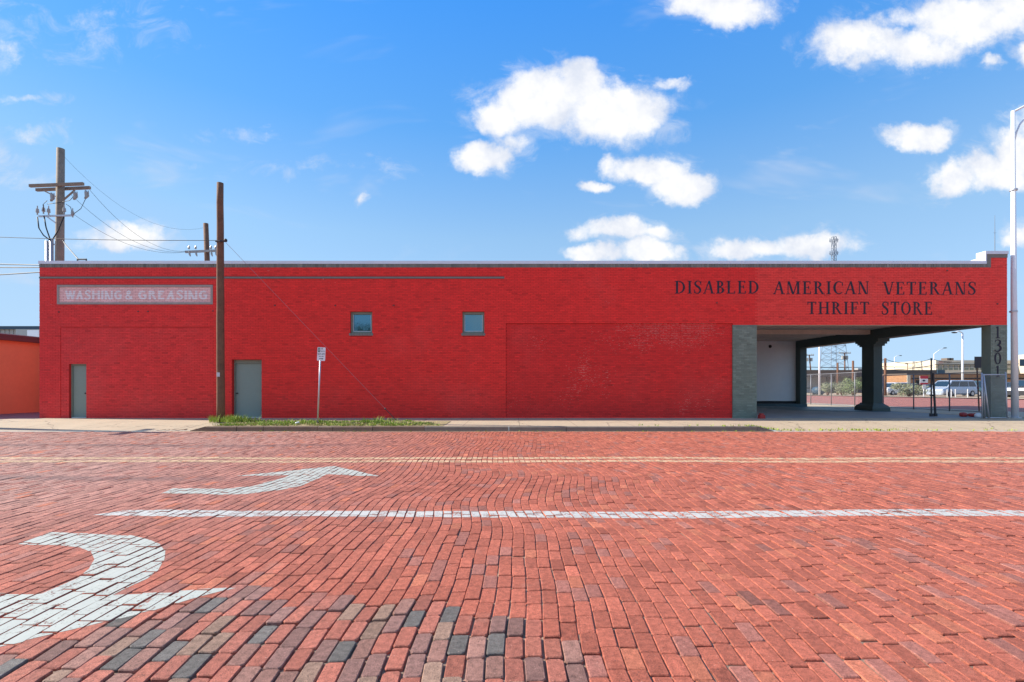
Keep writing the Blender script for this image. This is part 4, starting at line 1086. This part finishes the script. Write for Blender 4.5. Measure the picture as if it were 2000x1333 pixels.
mb = MB(); mb.box(-75.2, -35.8, 45.8, 60.2, 6.752, 7.05); wpart(mb, 'roof_trim', 'tank', ms, (-48, 46, 0))

# ------------------------------------------------------------------ street light at the corner
lb_ = Vector((20.1, 19.05, .1)); lt = P(1977.5, 217, 19.05); lt.x = P(1977.5, 217, 19.05).x
sl = thing('street_light', 'tall silver street light pole beside the store corner', 'street light', lb_)
lx = P(1980, 600, 19.05).x
mb = MB(*lb_); zt = lt.z; mb.tube([(lx + .05, 19.05, .08), (lx, 19.05, 5.2), (lt.x + .02, 19.05, zt)], [.115, .092, .062], 16); mb.build('pole', MATS['lamp_steel'], sl, True)
mb = MB(*lb_); mb.tube([(lx + .05, 19.05, .08), (lx + .05, 19.05, .16)], .19, 16); mb.build('base_flange', MATS['galv'], sl)
for z in (wz(372), wz(610)):
    mb = MB(*lb_); mb.tube([(lx - .01, 19.05, z), (lx - .01, 19.05, z + .06)], .125, 16); mb.build('collar', MATS['galv'], sl)
mb = MB(*lb_); mb.tube([(lt.x, 19.05, zt - .05), (lt.x + .6, 19.05, zt + .25), (lt.x + 2.4, 19.05, zt + .75)], .04, 8); mb.build('arm', MATS['lamp_steel'], sl, True)
mb = MB(*lb_); mb.tube([P(1980, 280, 19.05), P(1984, 262, 19.05), P(1992, 243, 19.05), P(2010, 222, 19.05), P(2060, 196, 19.05)], .035, 8); mb.build('arm_brace', MATS['lamp_steel'], sl, True)
mb = MB(*lb_); mb.ball((lt.x + 2.7, 19.05, zt + .78), .35, (1.2, .5, .3), 10, 6); mb.build('lamp_head', MATS['galv'], sl, True)

# ------------------------------------------------------------------ chain-link fence along the east side
def mesh_wires(mb, A, B, z0f, z1f, step=.062, r=.0022):
    A = Vector(A); B = Vector(B); L = (B - A).length; d = (B - A) / L; nrm = Vector((-d.y, d.x, 0))
    H = z1f - z0f; k = -int(H / step) - 1
    while k * step < L:
        for s in (1, -1):
            pts_ = []
            u0 = k * step; u1 = u0 + H
            a, b = max(u0, 0), min(u1, L)
            if b - a > .03:
                za, zb = z0f + (a - u0), z0f + (b - u0)
                if s < 0: za, zb = z1f - (a - u0), z1f - (b - u0)
                p, q = A + d * a, A + d * b
                off = Vector((0, 0, r)) ; off2 = nrm * r
                P0 = Vector((p.x, p.y, za)); P1 = Vector((q.x, q.y, zb))
                i = [mb.pt(x) for x in (P0 - off2, P0 + off2 * .5 + off, P0 + off2 * .5 - off, P1 - off2, P1 + off2 * .5 + off, P1 + off2 * .5 - off)]
                mb.f += [[i[0], i[1], i[4], i[3]], [i[1], i[2], i[5], i[4]], [i[2], i[0], i[3], i[5]]]
        k += 1


mat('fence_steel', (0.22, 0.22, 0.24), 0.5, metal=0.4)


def fence(A, B, h, n, label, posts='fence_steel', nm='chain_link_fence'):
    zA = float(tz(*A)); zB = float(tz(*B)); t = thing(nm, label, 'fence', (A[0], A[1], zA)); base = (A[0], A[1], zA)
    for k in range(n + 1):
        f = k / n; x = A[0] + (B[0] - A[0]) * f; y = A[1] + (B[1] - A[1]) * f; z = float(tz(x, y))
        mb = MB(*base); mb.tube([(x, y, z), (x, y, z + h)], .03, 8); mb.build('post', MATS[posts], t, True)
    for zz in (.06, h):
        mb = MB(*base); mb.tube([(A[0], A[1], zA + zz), (B[0], B[1], zB + zz)], .021, 6); mb.build('rail', MATS[posts], t, True)
    mb = MB(*base); mesh_wires(mb, (A[0], A[1], 0), (B[0], B[1], 0), min(zA, zB) + .08, max(zA, zB) + h); w = mb.build('wire_mesh', MATS['fence_steel'], t); w['kind'] = 'stuff'
    return t


fence((23.0, 22.8), (23.0, 29.5), 2.0, 3, 'chain link fence panels along the side pavement east of the canopy')
fence((23.0, 29.6), (23.0, 39.0), 2.3, 4, 'taller chain link fence run further along the side pavement')
# loose panel leaning on the corner column
gb = (18.35, 18.72, .13); gp = thing('gate_frame', 'loose chain link gate panel leaning in front of the corner column', 'fence panel', gb)
x0, x1, zt_ = wx(1920) - .2, wx(1965) - .25, 1.86
for a, b in (((x0, 18.72, .16), (x1, 18.72, .16)), ((x0, 18.78, zt_), (x1, 18.78, zt_)), ((x0, 18.72, .14), (x0, 18.78, zt_ + .03)), ((x1, 18.72, .14), (x1, 18.78, zt_ + .1))):
    mb = MB(*gb); mb.tube([a, b], .024, 8); mb.build('tube', MATS['galv'], gp, True)
mb = MB(*gb); mesh_wires(mb, (x0, 18.75, 0), (x1, 18.75, 0), .18, zt_); w = mb.build('wire_mesh', MATS['galv'], gp); w['kind'] = 'stuff'
for i, (xa, xb, lb) in enumerate(((x0 - .16, x0 - .10, 'steel fence tube standing against the loose panel, taller one'), (x0 + .16, x0 + .02, 'steel fence tube slanting across the loose panel edge'))):
    mb = MB(); mb.tube([(xa + (.0 if i == 0 else -.06), 18.66, .13), (xb - (.05 if i == 0 else .10), 18.70, 1.93 - .06 * i)], .026, 8); tag(mb.build('fence_tube', MATS['galv'], None, True), lb, 'tube')
for x, top, lean, lb in ((1819, 700, 0, 'tall thin black post under the canopy edge'), (1827, 729, -.10, 'leaning black post beside the taller thin one')):
    b = P(x, 813.5, 20.2); mb = MB(); tp = P(x, top, 20.2); mb.tube([b, (tp.x + lean, 20.2, tp.z)], .028 if lean == 0 else .04, 8); mb.tube([b, b + Vector((0, 0, .12))], .07, 8); tag(mb.build('black_post', MATS['dark_metal']), lb, 'post')
mb = MB(); q = P(1905, 812, 19.9)  # low red lumps in place of a strip of red brick paving
for k in range(7): mb.ball((q.x - .45 + k * .13, 19.9 + random.uniform(-.15, .2), .19 + random.uniform(-.02, .03)), .13, (1.1, 1, .6), 8, 5)
tag(mb.build('red_lumps', MATS['dull_red'], None, True), 'low red lumps standing for brick paving by the corner column', 'heap')
mb = MB(); q = P(1914, 812, 19.3); mb.ball((q.x, 19.35, .20), .16, (1, .8, .75), 8, 5); tag(mb.build('sandbag', MATS['sheet_white'], None, True), 'small white sandbag beside the low red lumps', 'sandbag')
bs_ = Vector((23.55, 24.0, float(tz(23.55, 24)))); ts = thing('street_sign', 'dark backed rectangular street sign on a leaning post behind the corner column', 'sign', bs_)
mb = MB(*bs_); mb.tube([bs_, P(1908, 716, 24.0), P(1906.5, 697, 24.0)], .03, 8); mb.build('post', MATS['wood_pole'], ts)
a, b = P(1903, 697, 23.95), P(1919, 719, 23.95); mb = MB(*bs_); mb.box(a.x, b.x, 23.93, 23.95, b.z, a.z); mb.build('plate', MATS['dark_metal'], ts)

# ------------------------------------------------------------------ shrubs and things across the side street
def shrub(loc, w, h, m, label, seed):
    rnd = random.Random(seed); t = thing('shrub', label, 'shrub', loc, 'shrubs along the far pavement'); mb = MB(); st = MB()
    lobes = [(rnd.uniform(-.36, .36) * w, rnd.uniform(-.25, .25) * w, rnd.uniform(.25, .72) * h, rnd.uniform(.20, .34)) for _ in range(13)]
    for lx_, ly_, lz_, lr in lobes:
        st.tube([(rnd.uniform(-.1, .1), rnd.uniform(-.1, .1), 0), (lx_ * .5, ly_ * .5, lz_ * .6), (lx_, ly_, lz_)], [.035, .02, .008], 5)
        for _ in range(150):
            d = Vector((rnd.gauss(0, 1), rnd.gauss(0, 1), rnd.gauss(0, 1))).normalized() * rnd.uniform(.45, 1.08); p = Vector((lx_, ly_, lz_)) + Vector((d.x * lr * w * .62, d.y * lr * w * .55, d.z * lr * h * .9))
            if p.z < .02: continue
            a = Vector((rnd.gauss(0, 1), rnd.gauss(0, 1), rnd.gauss(0, 1))).normalized() * rnd.uniform(.05, .11); b = a.cross(Vector((rnd.gauss(0, 1), rnd.gauss(0, 1), rnd.gauss(0, 1)))).normalized() * rnd.uniform(.025, .05)
            mb.poly([p - a, p + b, p + a, p - b])
    mb.build('foliage', MATS[m], t); st.build('stem', MATS['wood_pole'], t)


for x, w, h, m, lb, sd in ((1776, 3.6, 1.7, 'sage', 'wide pale sage shrub by the red notice board', 1), (1617, 2.9, 2.15, 'sage', 'grey sage shrub next to the dark round tank', 2), (1644, 2.2, 1.9, 'sage', 'thin grey shrub between two larger bushes', 3), (1668, 3.2, 2.5, 'sage_green', 'tall greener shrub behind the dark canopy column', 4)):
    Y = 41.9 * F / (x - 1000); shrub((41.9, Y, float(tz(41.9, Y))), w, h, m, lb, sd)
tkY = 44.5 * F / 597; tk = thing('tank', 'dark blue round drum lying beyond the side street', 'tank', (44.5, tkY, float(tz(44.5, tkY))))
mb = MB(44.5, tkY, float(tz(44.5, tkY))); zc = float(tz(44.5, tkY)) + .62; mb.tube([(44.2, tkY - 1.0, zc), (44.8, tkY + .9, zc)], .6, 16); mb.build('drum', MATS['tank'], tk, True)
mb = MB(44.5, tkY, float(tz(44.5, tkY))); mb.box(44.0, 45, tkY - .4, tkY - .2, zc - .68, zc - .4); mb.box(44.0, 45, tkY + .3, tkY + .5, zc - .68, zc - .4); mb.build('cradle', MATS['dark_metal'], tk)
# red notice board
nY = 42.3 * F / 804; nb = Vector((42.3, nY, float(tz(42.3, nY)))); nt_ = thing('notice_board', 'red and white notice sign on a post among the parked cars', 'sign', nb)
mb = MB(*nb); mb.tube([nb, nb + Vector((0, 0, 1.15))], .05, 8); mb.build('post', MATS['sheet_white'], nt_)
mb = MB(*nb); mb.box(nb.x - .17, nb.x + .17, nY - .09, nY - .06, nb.z + .85, nb.z + 1.28); mb.build('small_plate', MATS['sheet_white'], nt_)
mb = MB(*nb); mb.box(nb.x - .4, nb.x + .42, nY - .03, nY + .0, nb.z + 1.32, nb.z + 2.2); mb.build('plate', MATS['sheet_white'], nt_)
mb = MB(*nb); mb.box(nb.x - .4, nb.x + .42, nY - .04, nY - .031, nb.z + 1.9, nb.z + 2.2); mb.box(nb.x - .4, nb.x + .42, nY - .04, nY - .031, nb.z + 1.32, nb.z + 1.48); mb.build('red_band', MATS['sign_red'], nt_)
mb = MB(*nb); mb.ball((nb.x, nY - .04, nb.z + 1.7), .12, (1.3, .15, .8)); mb.build('emblem', MATS['ink'], nt_)


# ------------------------------------------------------------------ parked cars
def car(loc, ang_, L, W, H, body, label, style):
    t = thing('parked_car', label, 'car', loc, 'cars in the car park'); t.rotation_euler = (0, 0, ang_)
    w = W / 2; zs = .22
    if style == 'van': st = [(-.5, .62, .80), (-.485, .80, .93), (-.36, .98, .98), (-.28, 1.02, 1), (.2, 1.05, 1), (.44, 1.08, .98), (.49, 1.02, .94), (.5, .7, .88)]; gh = (-.36, -.20, .43, .485)
    elif style == 'suv': st = [(-.5, .66, .82), (-.48, .90, .93), (-.30, 1.02, .98), (-.22, 1.05, 1), (.2, 1.08, 1), (.44, 1.08, .98), (.49, .98, .94), (.5, .7, .9)]; gh = (-.27, -.13, .40, .475)
    else: st = [(-.5, .55, .80), (-.48, .72, .92), (-.30, .88, .98), (-.2, .92, 1), (.25, .95, 1), (.40, .95, .98), (.485, .86, .93), (.5, .6, .88)]; gh = (-.24, -.08, .22, .38)
    mb = MB(); rings = []
    for fx, top, k in st:
        x = fx * L; rings.append([mb.pt(p) for p in ((x, -w * k * .9, zs), (x, -w * k, zs + .16), (x, -w * k, top * .72), (x, -w * k * .93, top), (x, w * k * .93, top), (x, w * k, top * .72), (x, w * k, zs + .16), (x, w * k * .9, zs))])
    for i in range(len(rings) - 1):
        for k in range(8): mb.f.append([rings[i][k], rings[i + 1][k], rings[i + 1][(k + 1) % 8], rings[i][(k + 1) % 8]])
    mb.f.append(rings[0]); mb.f.append(rings[-1][::-1])
    zb = 1.0 if style != 'sedan' else .92
    x0, x1, x2, x3 = (g * L for g in gh); wr = w * .74
    q = [mb.pt(p) for p in ((x0, -w * .9, zb), (x3, -w * .9, zb), (x3, w * .9, zb), (x0, w * .9, zb), (x1, -wr, H - .05), (x2, -wr, H - .05), (x2, wr, H - .05), (x1, wr, H - .05), (x1 + .25, -wr * .85, H), (x2 - .2, -wr * .85, H), (x2 - .2, wr * .85, H), (x1 + .25, wr * .85, H))]
    for f_ in ((0, 1, 5, 4), (1, 2, 6, 5), (2, 3, 7, 6), (3, 0, 4, 7), (4, 5, 9, 8), (5, 6, 10, 9), (6, 7, 11, 10), (7, 4, 8, 11), (8, 9, 10, 11)): mb.f.append([q[k] for k in f_])
    mb.build('body', MATS['car_' + body], t, False)
    lerp = lambda a, b, f: tuple(a[k] + (b[k] - a[k]) * f for k in range(3))
    for s in (-1, 1):
        A, B_, C_, D = (x0, s * w * .9, zb), (x3, s * w * .9, zb), (x2, s * wr, H - .05), (x1, s * wr, H - .05); cuts = (.03, .36, .70, .97) if style != 'sedan' else (.04, .50, .96)
        for i in range(len(cuts) - 1):
            m_ = MB(); f0, f1 = cuts[i] + .012, cuts[i + 1] - .012; lo0, hi0 = lerp(lerp(A, B_, f0), lerp(D, C_, f0), .12), lerp(lerp(A, B_, f0), lerp(D, C_, f0), .9); lo1, hi1 = lerp(lerp(A, B_, f1), lerp(D, C_, f1), .12), lerp(lerp(A, B_, f1), lerp(D, C_, f1), .9)
            m_.prism([lo0, lo1, hi1, hi0], (0, s * .012, 0)); m_.build('side_window', MATS['car_glass'], t)
    for (a0, a1, sx, nm) in ((x0, x1, -1, 'windscreen'), (x3, x2, 1, 'rear_window')):
        m_ = MB(); lo = zb + (H - zb) * .12; hi = zb + (H - zb) * .86; f0, f1 = .12, .86
        m_.prism([(a0 + (a1 - a0) * f0 + sx * .012, -w * .78, lo), (a0 + (a1 - a0) * f0 + sx * .012, w * .78, lo), (a0 + (a1 - a0) * f1 + sx * .012, wr * .85, hi), (a0 + (a1 - a0) * f1 + sx * .012, -wr * .85, hi)], (sx * .01, 0, .005)); m_.build(nm, MATS['car_glass'], t)
    for fx in (-.31, .30):
        for s in (-1, 1):
            m_ = MB(); m_.tube([(fx * L, s * (w - .20), .33), (fx * L, s * (w + .012), .33)], .33, 16); wh = m_.build('wheel', MATS['tyre'], t); m_ = MB(); m_.tube([(fx * L, s * (w + .013), .33), (fx * L, s * (w + .022), .33)], .21, 12); m_.build('rim', MATS['rim'], wh)
    for s in (-1, 1):
        m_ = MB(); m_.box(L * .44, L * .497, s * w * .80 - .16, s * w * .80 + .165, .82, 1.0); m_.build('tail_light', MATS['tail'], t); m_ = MB(); m_.box(-L * .497, -L * .46, s * w * .68 - .16, s * w * .68 + .16, .62, .76); m_.build('headlight', MATS['head'], t)
    return t


def carat(px, Y, a, *args): x = (px - 1000) * Y / F; return car((x, Y, float(tz(x, Y)) + .035), R(a), *args)


carat(1859, 52.5, 12, 5.0, 1.95, 1.78, 'silver', 'silver minivan parked side on behind the red notice sign', 'van')
carat(1746, 66, 15, 4.6, 1.85, 1.75, 'white', 'white sport utility car partly behind the wide pale shrub', 'suv')
carat(1727, 74, 60, 4.6, 1.85, 1.75, 'navy', 'dark car with its roof showing above the white one', 'suv')
carat(1778, 74, 40, 4.7, 1.85, 1.72, 'navy', 'dark car behind the wide pale shrub', 'suv')
carat(1822, 66, 70, 4.6, 1.8, 1.55, 'charcoal', 'black car between the notice sign and the silver minivan', 'sedan')
carat(1915, 56, 75, 4.7, 1.9, 1.8, 'teal', 'dark teal car at the tail of the silver minivan', 'suv')
carat(1958, 58, 20, 4.7, 1.85, 1.65, 'navy', 'dark car glimpsed between corner column and street light', 'sedan')
carat(2012, 46, 18, 4.8, 1.9, 1.7, 'charcoal', 'black sport utility car right of the tall street light', 'suv')
for x in (1850, 1858, 1866, 1890):
    Y = 42.0 * F / (x - 1000); b = Vector((42.0, Y, float(tz(42, Y)))); mb = MB(); mb.tube([b, b + Vector((0, 0, .8))], .035, 8); mb.ball(b + Vector((0, 0, .8)), .035); tag(mb.build('bollard', MATS['sheet_white']), ('thin white bollard beside the front wheel of the silver minivan', 'thin white bollard beneath the front window of the silver minivan', 'thin white bollard beneath the middle window of the silver minivan', 'thin white bollard at the rear wheel of the silver minivan')[(1850, 1858, 1866, 1890).index(x)], 'bollard', 'white bollards along the car park edge')

# ------------------------------------------------------------------ buildings across the side street
Yb = 95.0; lo_ = thing('low_building', 'long low building with a deep brown fascia and white wall', 'building', (70, Yb, 0)); Bs = (70, Yb, 0)
xa, xb = (1500 - 1000) * Yb / F, (1795 - 1000) * Yb / F; Zp = lambda py, Y: CAMZ + (HOR - py) * Y / F
mb = MB(); mb.box(xa, xb, Yb - 4, Yb + 14, Zp(736, Yb - 4), Zp(723, Yb - 4)); wpart(mb, 'fascia', 'fascia', lo_, Bs)
mb = MB(); mb.box(xa + .5, xb - 2, Yb + .5, Yb + 13.5, -.9, Zp(736.2, Yb)); wpart(mb, 'wall', 'sheet_white', lo_, Bs)
for x in (1620, 1632, 1664, 1560, 1700, 1740):
    mb = MB(); q = (x - 1000) * (Yb - 3) / F; mb.box(q - .45, q + .45, Yb - 3.4, Yb - 2.6, -.9, Zp(736.2, Yb - 4)); wpart(mb, 'column', 'fascia', lo_, Bs)
mb = MB(); mb.box(xa + .5, xb - 2.1, Yb + .42, Yb + .499, .5, .75); wpart(mb, 'wall_rail', 'siding', lo_, Bs)
for x in (1695, 1712, 1735): mb = MB(); q = (x - 1000) * Yb / F; mb.box(q - .5, q + .5, Yb + 2, Yb + 3, Zp(723, Yb - 4) + .01, Zp(719, Yb)); wpart(mb, 'roof_vent', 'siding', lo_, Bs)
Yb = 80.0; tb = thing('tan_brick_building', 'low tan brick building behind the silver minivan', 'building', (75, Yb, 0)); Bs = (75, Yb, 0)
xa, xb = (1771 - 1000) * Yb / F, (2120 - 1000) * Yb / F
mb = MB(); mb.box(xa, xb, Yb, Yb + 9, -.8, Zp(732, Yb)); wpart(mb, 'wall', 'tan_brick', tb, Bs)
mb = MB(); mb.box(xa - .1, xb, Yb - .12, Yb + 9.1, Zp(732, Yb) + .001, Zp(730, Yb)); wpart(mb, 'roof_edge', 'fascia', tb, Bs)
mb = MB(); mb.box(xa + .8, xb, Yb - .25, Yb - .001, Zp(741, Yb), Zp(739, Yb)); wpart(mb, 'ledge', 'black', tb, Bs)
mb = MB(); mb.box(xa + .01, xa + .55, Yb - .1, Yb - .001, -.6, Zp(733, Yb)); wpart(mb, 'pilaster', 'cream', tb, Bs)
for x in (1794, 1836, 1935): mb = MB(); q = (x - 1000) * Yb / F; mb.box(q - .5, q + .5, Yb - .06, Yb - .001, -.4, Zp(743, Yb)); wpart(mb, 'doorway', 'black', tb, Bs)
Yb = 140.0; cb_ = thing('cream_building', 'two storey cream building with a long band of windows', 'building', (130, Yb, 0)); Bs = (130, Yb, 0)
xa, xb = (1828 - 1000) * Yb / F, (2200 - 1000) * Yb / F
mb = MB(); mb.box(xa, xb, Yb, Yb + 25, -1, Zp(704, Yb)); wpart(mb, 'wall', 'cream', cb_, Bs)
mb = MB(); mb.box(xa - .2, xb, Yb - .5, Yb - .001, Zp(713, Yb), Zp(712, Yb)); wpart(mb, 'ledge', 'fascia', cb_, Bs)
nwin = 26
for k in range(nwin):
    q = xa + .6 + k * 1.55; mb = MB(); mb.box(q, q + 1.2, Yb - .08, Yb - .002, Zp(723, Yb), Zp(713.5, Yb)); w_ = wpart(mb, 'window', 'door_frame', cb_, Bs)
    mb = MB(); mb.box(q + .12, q + 1.08, Yb - .12, Yb - .081, Zp(719, Yb), Zp(714, Yb)); mb.v = [(a - Bs[0], b - Bs[1], c_) for a, b, c_ in mb.v]; mb.build('pane', MATS['siding'], w_)
mb = MB(); mb.box(xa + .2, xa + 2.4, Yb - .3, Yb - .003, Zp(735, Yb), Zp(723.4, Yb)); wpart(mb, 'entrance_block', 'tank', cb_, Bs)
for x in (1866, 1871): mb = MB(); q = (x - 1000) * Yb / F; mb.box(q - .6, q + .6, Yb + 2, Yb + 4, Zp(704, Yb) + .01, Zp(699, Yb)); wpart(mb, 'roof_unit', 'fascia', cb_, Bs)
pl_ = lambda u, v, y: (u, Yb - .06, v)
o = sign_text('CITY', (1833 - 1000) * Yb / F, (1842.5 - 1000) * Yb / F, Zp(711, Yb), Zp(706.5, Yb), cb_, 'sign_red', pl_, (130, Yb, 0), 0, 'sign_letters'); o = sign_text('STREET', (1843 - 1000) * Yb / F, (1858.5 - 1000) * Yb / F, Zp(710, Yb), Zp(706, Yb), cb_, 'maroon', pl_, (130, Yb, 0), 0, 'sign_letters')
tw = (2090 - 1000) * Yb / F; mb = MB(); mb.box((1985 - 1000) * Yb / F, xb, Yb - 6, Yb - .6, -1, Zp(694, Yb)); wpart(mb, 'wing', 'cream', cb_, Bs)
for x in (1992, 2005, 2018): mb = MB(); q = (x - 1000) * (Yb - 6) / F; mb.box(q - .1, q + 1.4, Yb - 6.08, Yb - 6.001, Zp(717, Yb), Zp(704, Yb)); wpart(mb, 'window', 'tank', cb_, Bs)

# ------------------------------------------------------------------ far poles, lights, tower, wires
def farpole(x, top, Y, r, m, label, arm=None, base=760, xb=None, cat='pole', name='wooden_post', trans=False, group=None):
    b = P(x if xb is None else xb, base, Y); b.z = float(tz(b.x, Y)) - .05; t_ = P(x, top, Y); t = thing(name, label, cat, b, group)
    mb = MB(*b); mb.tube([b, t_], [r, r * .8], 8); mb.build('shaft', MATS[m], t, True)
    if arm:
        mb = MB(*b); a0, a1 = P(x - arm, top + 1.2, Y), P(x + arm, top + 1.2, Y); mb.tube([a0, a1], .1, 5); mb.build('crossarm', MATS['grey_wood'], t)
        for k in (-.9, -.5, .5, .9): mb = MB(*b); q = P(x + arm * k, top + .6, Y); mb.tube([q, q + Vector((0, 0, .25))], .09, 5); mb.build('insulator', MATS['porcelain'], t)
    if trans:
        for s in (-1, 1): mb = MB(*b); q = P(x + s * 4, top + 9, Y); mb.tube([q + Vector((0, 0, .3)), q + Vector((0, 0, -.5))], .28, 10); mb.build('transformer', MATS['siding'], t)
    return t


farpole(1580.5, 693, 115, .17, 'wood_pole', 'leaning distant power pole with a crossarm and two transformers', 9, xb=1587, cat='utility pole', name='utility_pole', trans=True)
farpole(1650, 689, 115, .17, 'wood_pole', 'upright distant power pole with crossarm and grey transformers by the tall shrub', 11.5, cat='utility pole', name='utility_pole', trans=True)
farpole(1636, 709, 70, .15, 'wood_pole', 'dark brown post behind the thin grey shrub', cat='post')
farpole(1666, 705, 62, .15, 'wood_pole', 'orange brown post rising behind the tall greener shrub', cat='post')
farpole(1729, 700, 60, .16, 'wood_pole', 'orange brown post in front of the white sport utility car', cat='post')
farpole(1773, 710, 150, .15, 'wood_pole', 'far pole with a small transformer above the low building roof', 5, cat='utility pole', name='utility_pole')
farpole(1805, 709, 150, .17, 'wood_pole', 'far pole with crossarm between low building and cream building', 6, cat='utility pole', name='utility_pole', trans=True)


def farlight(x, top, Y, ax, ay, r, label):
    b = P(x, 760, Y); b.z = float(tz(b.x, Y)); t_ = P(x, top, Y); e = P(ax, ay, Y); t = thing('street_light', label, 'street light', b)
    mb = MB(*b); mb.tube([b, t_], [r, r * .7], 8); mb.build('pole', MATS['lamp_steel'], t, True)
    mb = MB(*b); mb.tube([t_, t_.lerp(e, .5) + Vector((0, 0, .25)), e], r * .45, 6); mb.build('arm', MATS['lamp_steel'], t, True)
    mb = MB(*b); mb.ball(e, .3, (1.4, .6, .35)); mb.build('lamp_head', MATS['dark_metal'], t)


farlight(1880, 651, 62, 1864, 650, .14, 'white street light reaching above the silver minivan')
farlight(1824, 692, 100, 1846, 680, .13, 'slim street light with its arm towards the cream building')
farlight(1747, 698, 130, 1759, 695, .12, 'faint distant street light above the low building')
farlight(1600.5, 640, 62, 1588, 632, .13, 'white street light seen beside the lattice tower')
tY = 150.0; tb_ = P(1628.5, 760, tY); tb_.z = -.5; tt = thing('lattice_tower', 'tall steel lattice tower rising beyond the store roof', 'tower', tb_)
def tw_at(py): return (3.0 + (py - 505) * .142) * tY / F / 1.0
lv = [760, 738, 718, 703, 690, 676, 660, 643, 625, 606, 586, 565, 545, 525, 505, 485, 463]
def cor(py, k): w_ = max(tw_at(py) * .5, .45); s = ((-1, -1), (1, -1), (1, 1), (-1, 1))[k]; q = P(1628.5, py, tY); return Vector((q.x + s[0] * w_, tY + s[1] * w_, q.z))
mb = MB(*tb_)
for k in range(4): mb.tube([cor(y, k) for y in lv], .085, 5)
mb.build('leg_frame', MATS['lattice'], tt)
mb = MB(*tb_)
for i in range(len(lv) - 1):
    for k in range(4):
        a, b, c_, d_ = cor(lv[i], k), cor(lv[i], (k + 1) % 4), cor(lv[i + 1], k), cor(lv[i + 1], (k + 1) % 4)
        mb.tube([a, d_], .045, 4); mb.tube([b, c_], .045, 4); mb.tube([c_, d_], .045, 4)
mb.build('bracing', MATS['lattice'], tt)
for py in (470, 495):
    for k in range(4):
        mb = MB(*tb_); q = P(1628.5, py, tY); a = k * 1.571; c_ = q + Vector((math.cos(a) * 1.2, math.sin(a) * 1.2, 0)); mb.box(c_.x - .09, c_.x + .09, c_.y - .06, c_.y + .06, c_.z - .6, c_.z + .6); mb.build('antenna', MATS['lattice'], tt)
    mb = MB(*tb_); q = P(1628.5, py, tY); mb.tube([q + Vector((1.25 * math.cos(k * .5236), 1.25 * math.sin(k * .5236), 0)) for k in range(13)], .05, 4); mb.build('platform_ring', MATS['lattice'], tt)
mY = 200.0; mb = MB(); a = P(1943, 760, mY); b = P(1943, 421, mY); mb.tube([a, P(1943, 470, mY), b], [.2, .14, .06], 5); mb.tube([P(1940, 455, mY), P(1946, 455, mY)], .05, 4); tag(mb.build('radio_mast', MATS['lattice']), 'very thin distant radio mast above the raised roof corner', 'mast')
for i, (pa, pb_, Y, dr, lb) in enumerate(((( 1560, 717), (1730, 717), 115, .15, 'level wire crossing in front of the lattice tower legs'), ((1700, 706), (1729, 702), 60, .1, 'short wire reaching the orange brown post by the white car'), ((1729, 702), (1819, 701), 60, .55, 'sagging wire between orange brown post and black post'), ((1819, 701), (1875, 708), 60, .2, 'wire passing before the cream building sign'), ((1700, 716), (1990, 711), 130, .5, 'long dark wire above the low building roof'), ((1700, 722), (1830, 712), 120, .6, 'lower slanting wire above the low building roof'))):
    mb = MB(); mb.tube(sag(P(*pa, Y), P(*pb_, Y), dr), .03 if Y < 100 else .07, 4); tag(mb.build('power_wire', MATS['cable']), lb, 'wire')

# ------------------------------------------------------------------ trees on the south side of the street (mirrored in the store's windows)
def tree(x, y, h, w, seed, label):
    rnd = random.Random(seed); t = thing('street_tree', label, 'tree', (x, y, 0)); tr = MB(); cr = MB()
    tr.tube([(0, 0, 0), (.1, .05, h * .25), (.0, .1, h * .45), (.15, 0, h * .75)], [.26, .2, .15, .05], 8)
    for _ in range(22):
        a = rnd.uniform(0, 6.28); r = rnd.uniform(.1, .45) * w; c = Vector((math.cos(a) * r, math.sin(a) * r, h * rnd.uniform(.48, .92)))
        tr.tube([(0, 0, h * rnd.uniform(.25, .5)), c * .6 + Vector((0, 0, h * .2)), c], [.08, .05, .015], 5)
        for _ in range(170):
            p = c + Vector((rnd.gauss(0, .11 * w), rnd.gauss(0, .11 * w), rnd.gauss(0, .055 * h))); u = Vector((rnd.gauss(0, 1), rnd.gauss(0, 1), rnd.gauss(0, 1))).normalized() * .16; v = u.cross(Vector((rnd.gauss(0, 1), rnd.gauss(0, 1), rnd.gauss(0, 1)))).normalized() * .09
            cr.poly([p - u, p + v, p + u, p - v])
    tr.build('trunk', MATS['wood_pole'], t, True); cr.build('crown', MATS['tree_leaf'], t)


leafmat('tree_leaf', (0.04, 0.08, 0.02), (0.10, 0.15, 0.05))
tree(-17.0, -20.5, 9.0, 7.0, 5, 'broad dark green tree across the street from the plain west door')
tree(-2.2, -21.5, 8.2, 4.5, 6, 'smaller dark green tree across the street from the two windows')

# render settings
scene.render.engine = 'CYCLES'
scene.cycles.use_denoising = True
scene.cycles.max_bounces = 6; scene.cycles.diffuse_bounces = 3; scene.cycles.transparent_max_bounces = 8
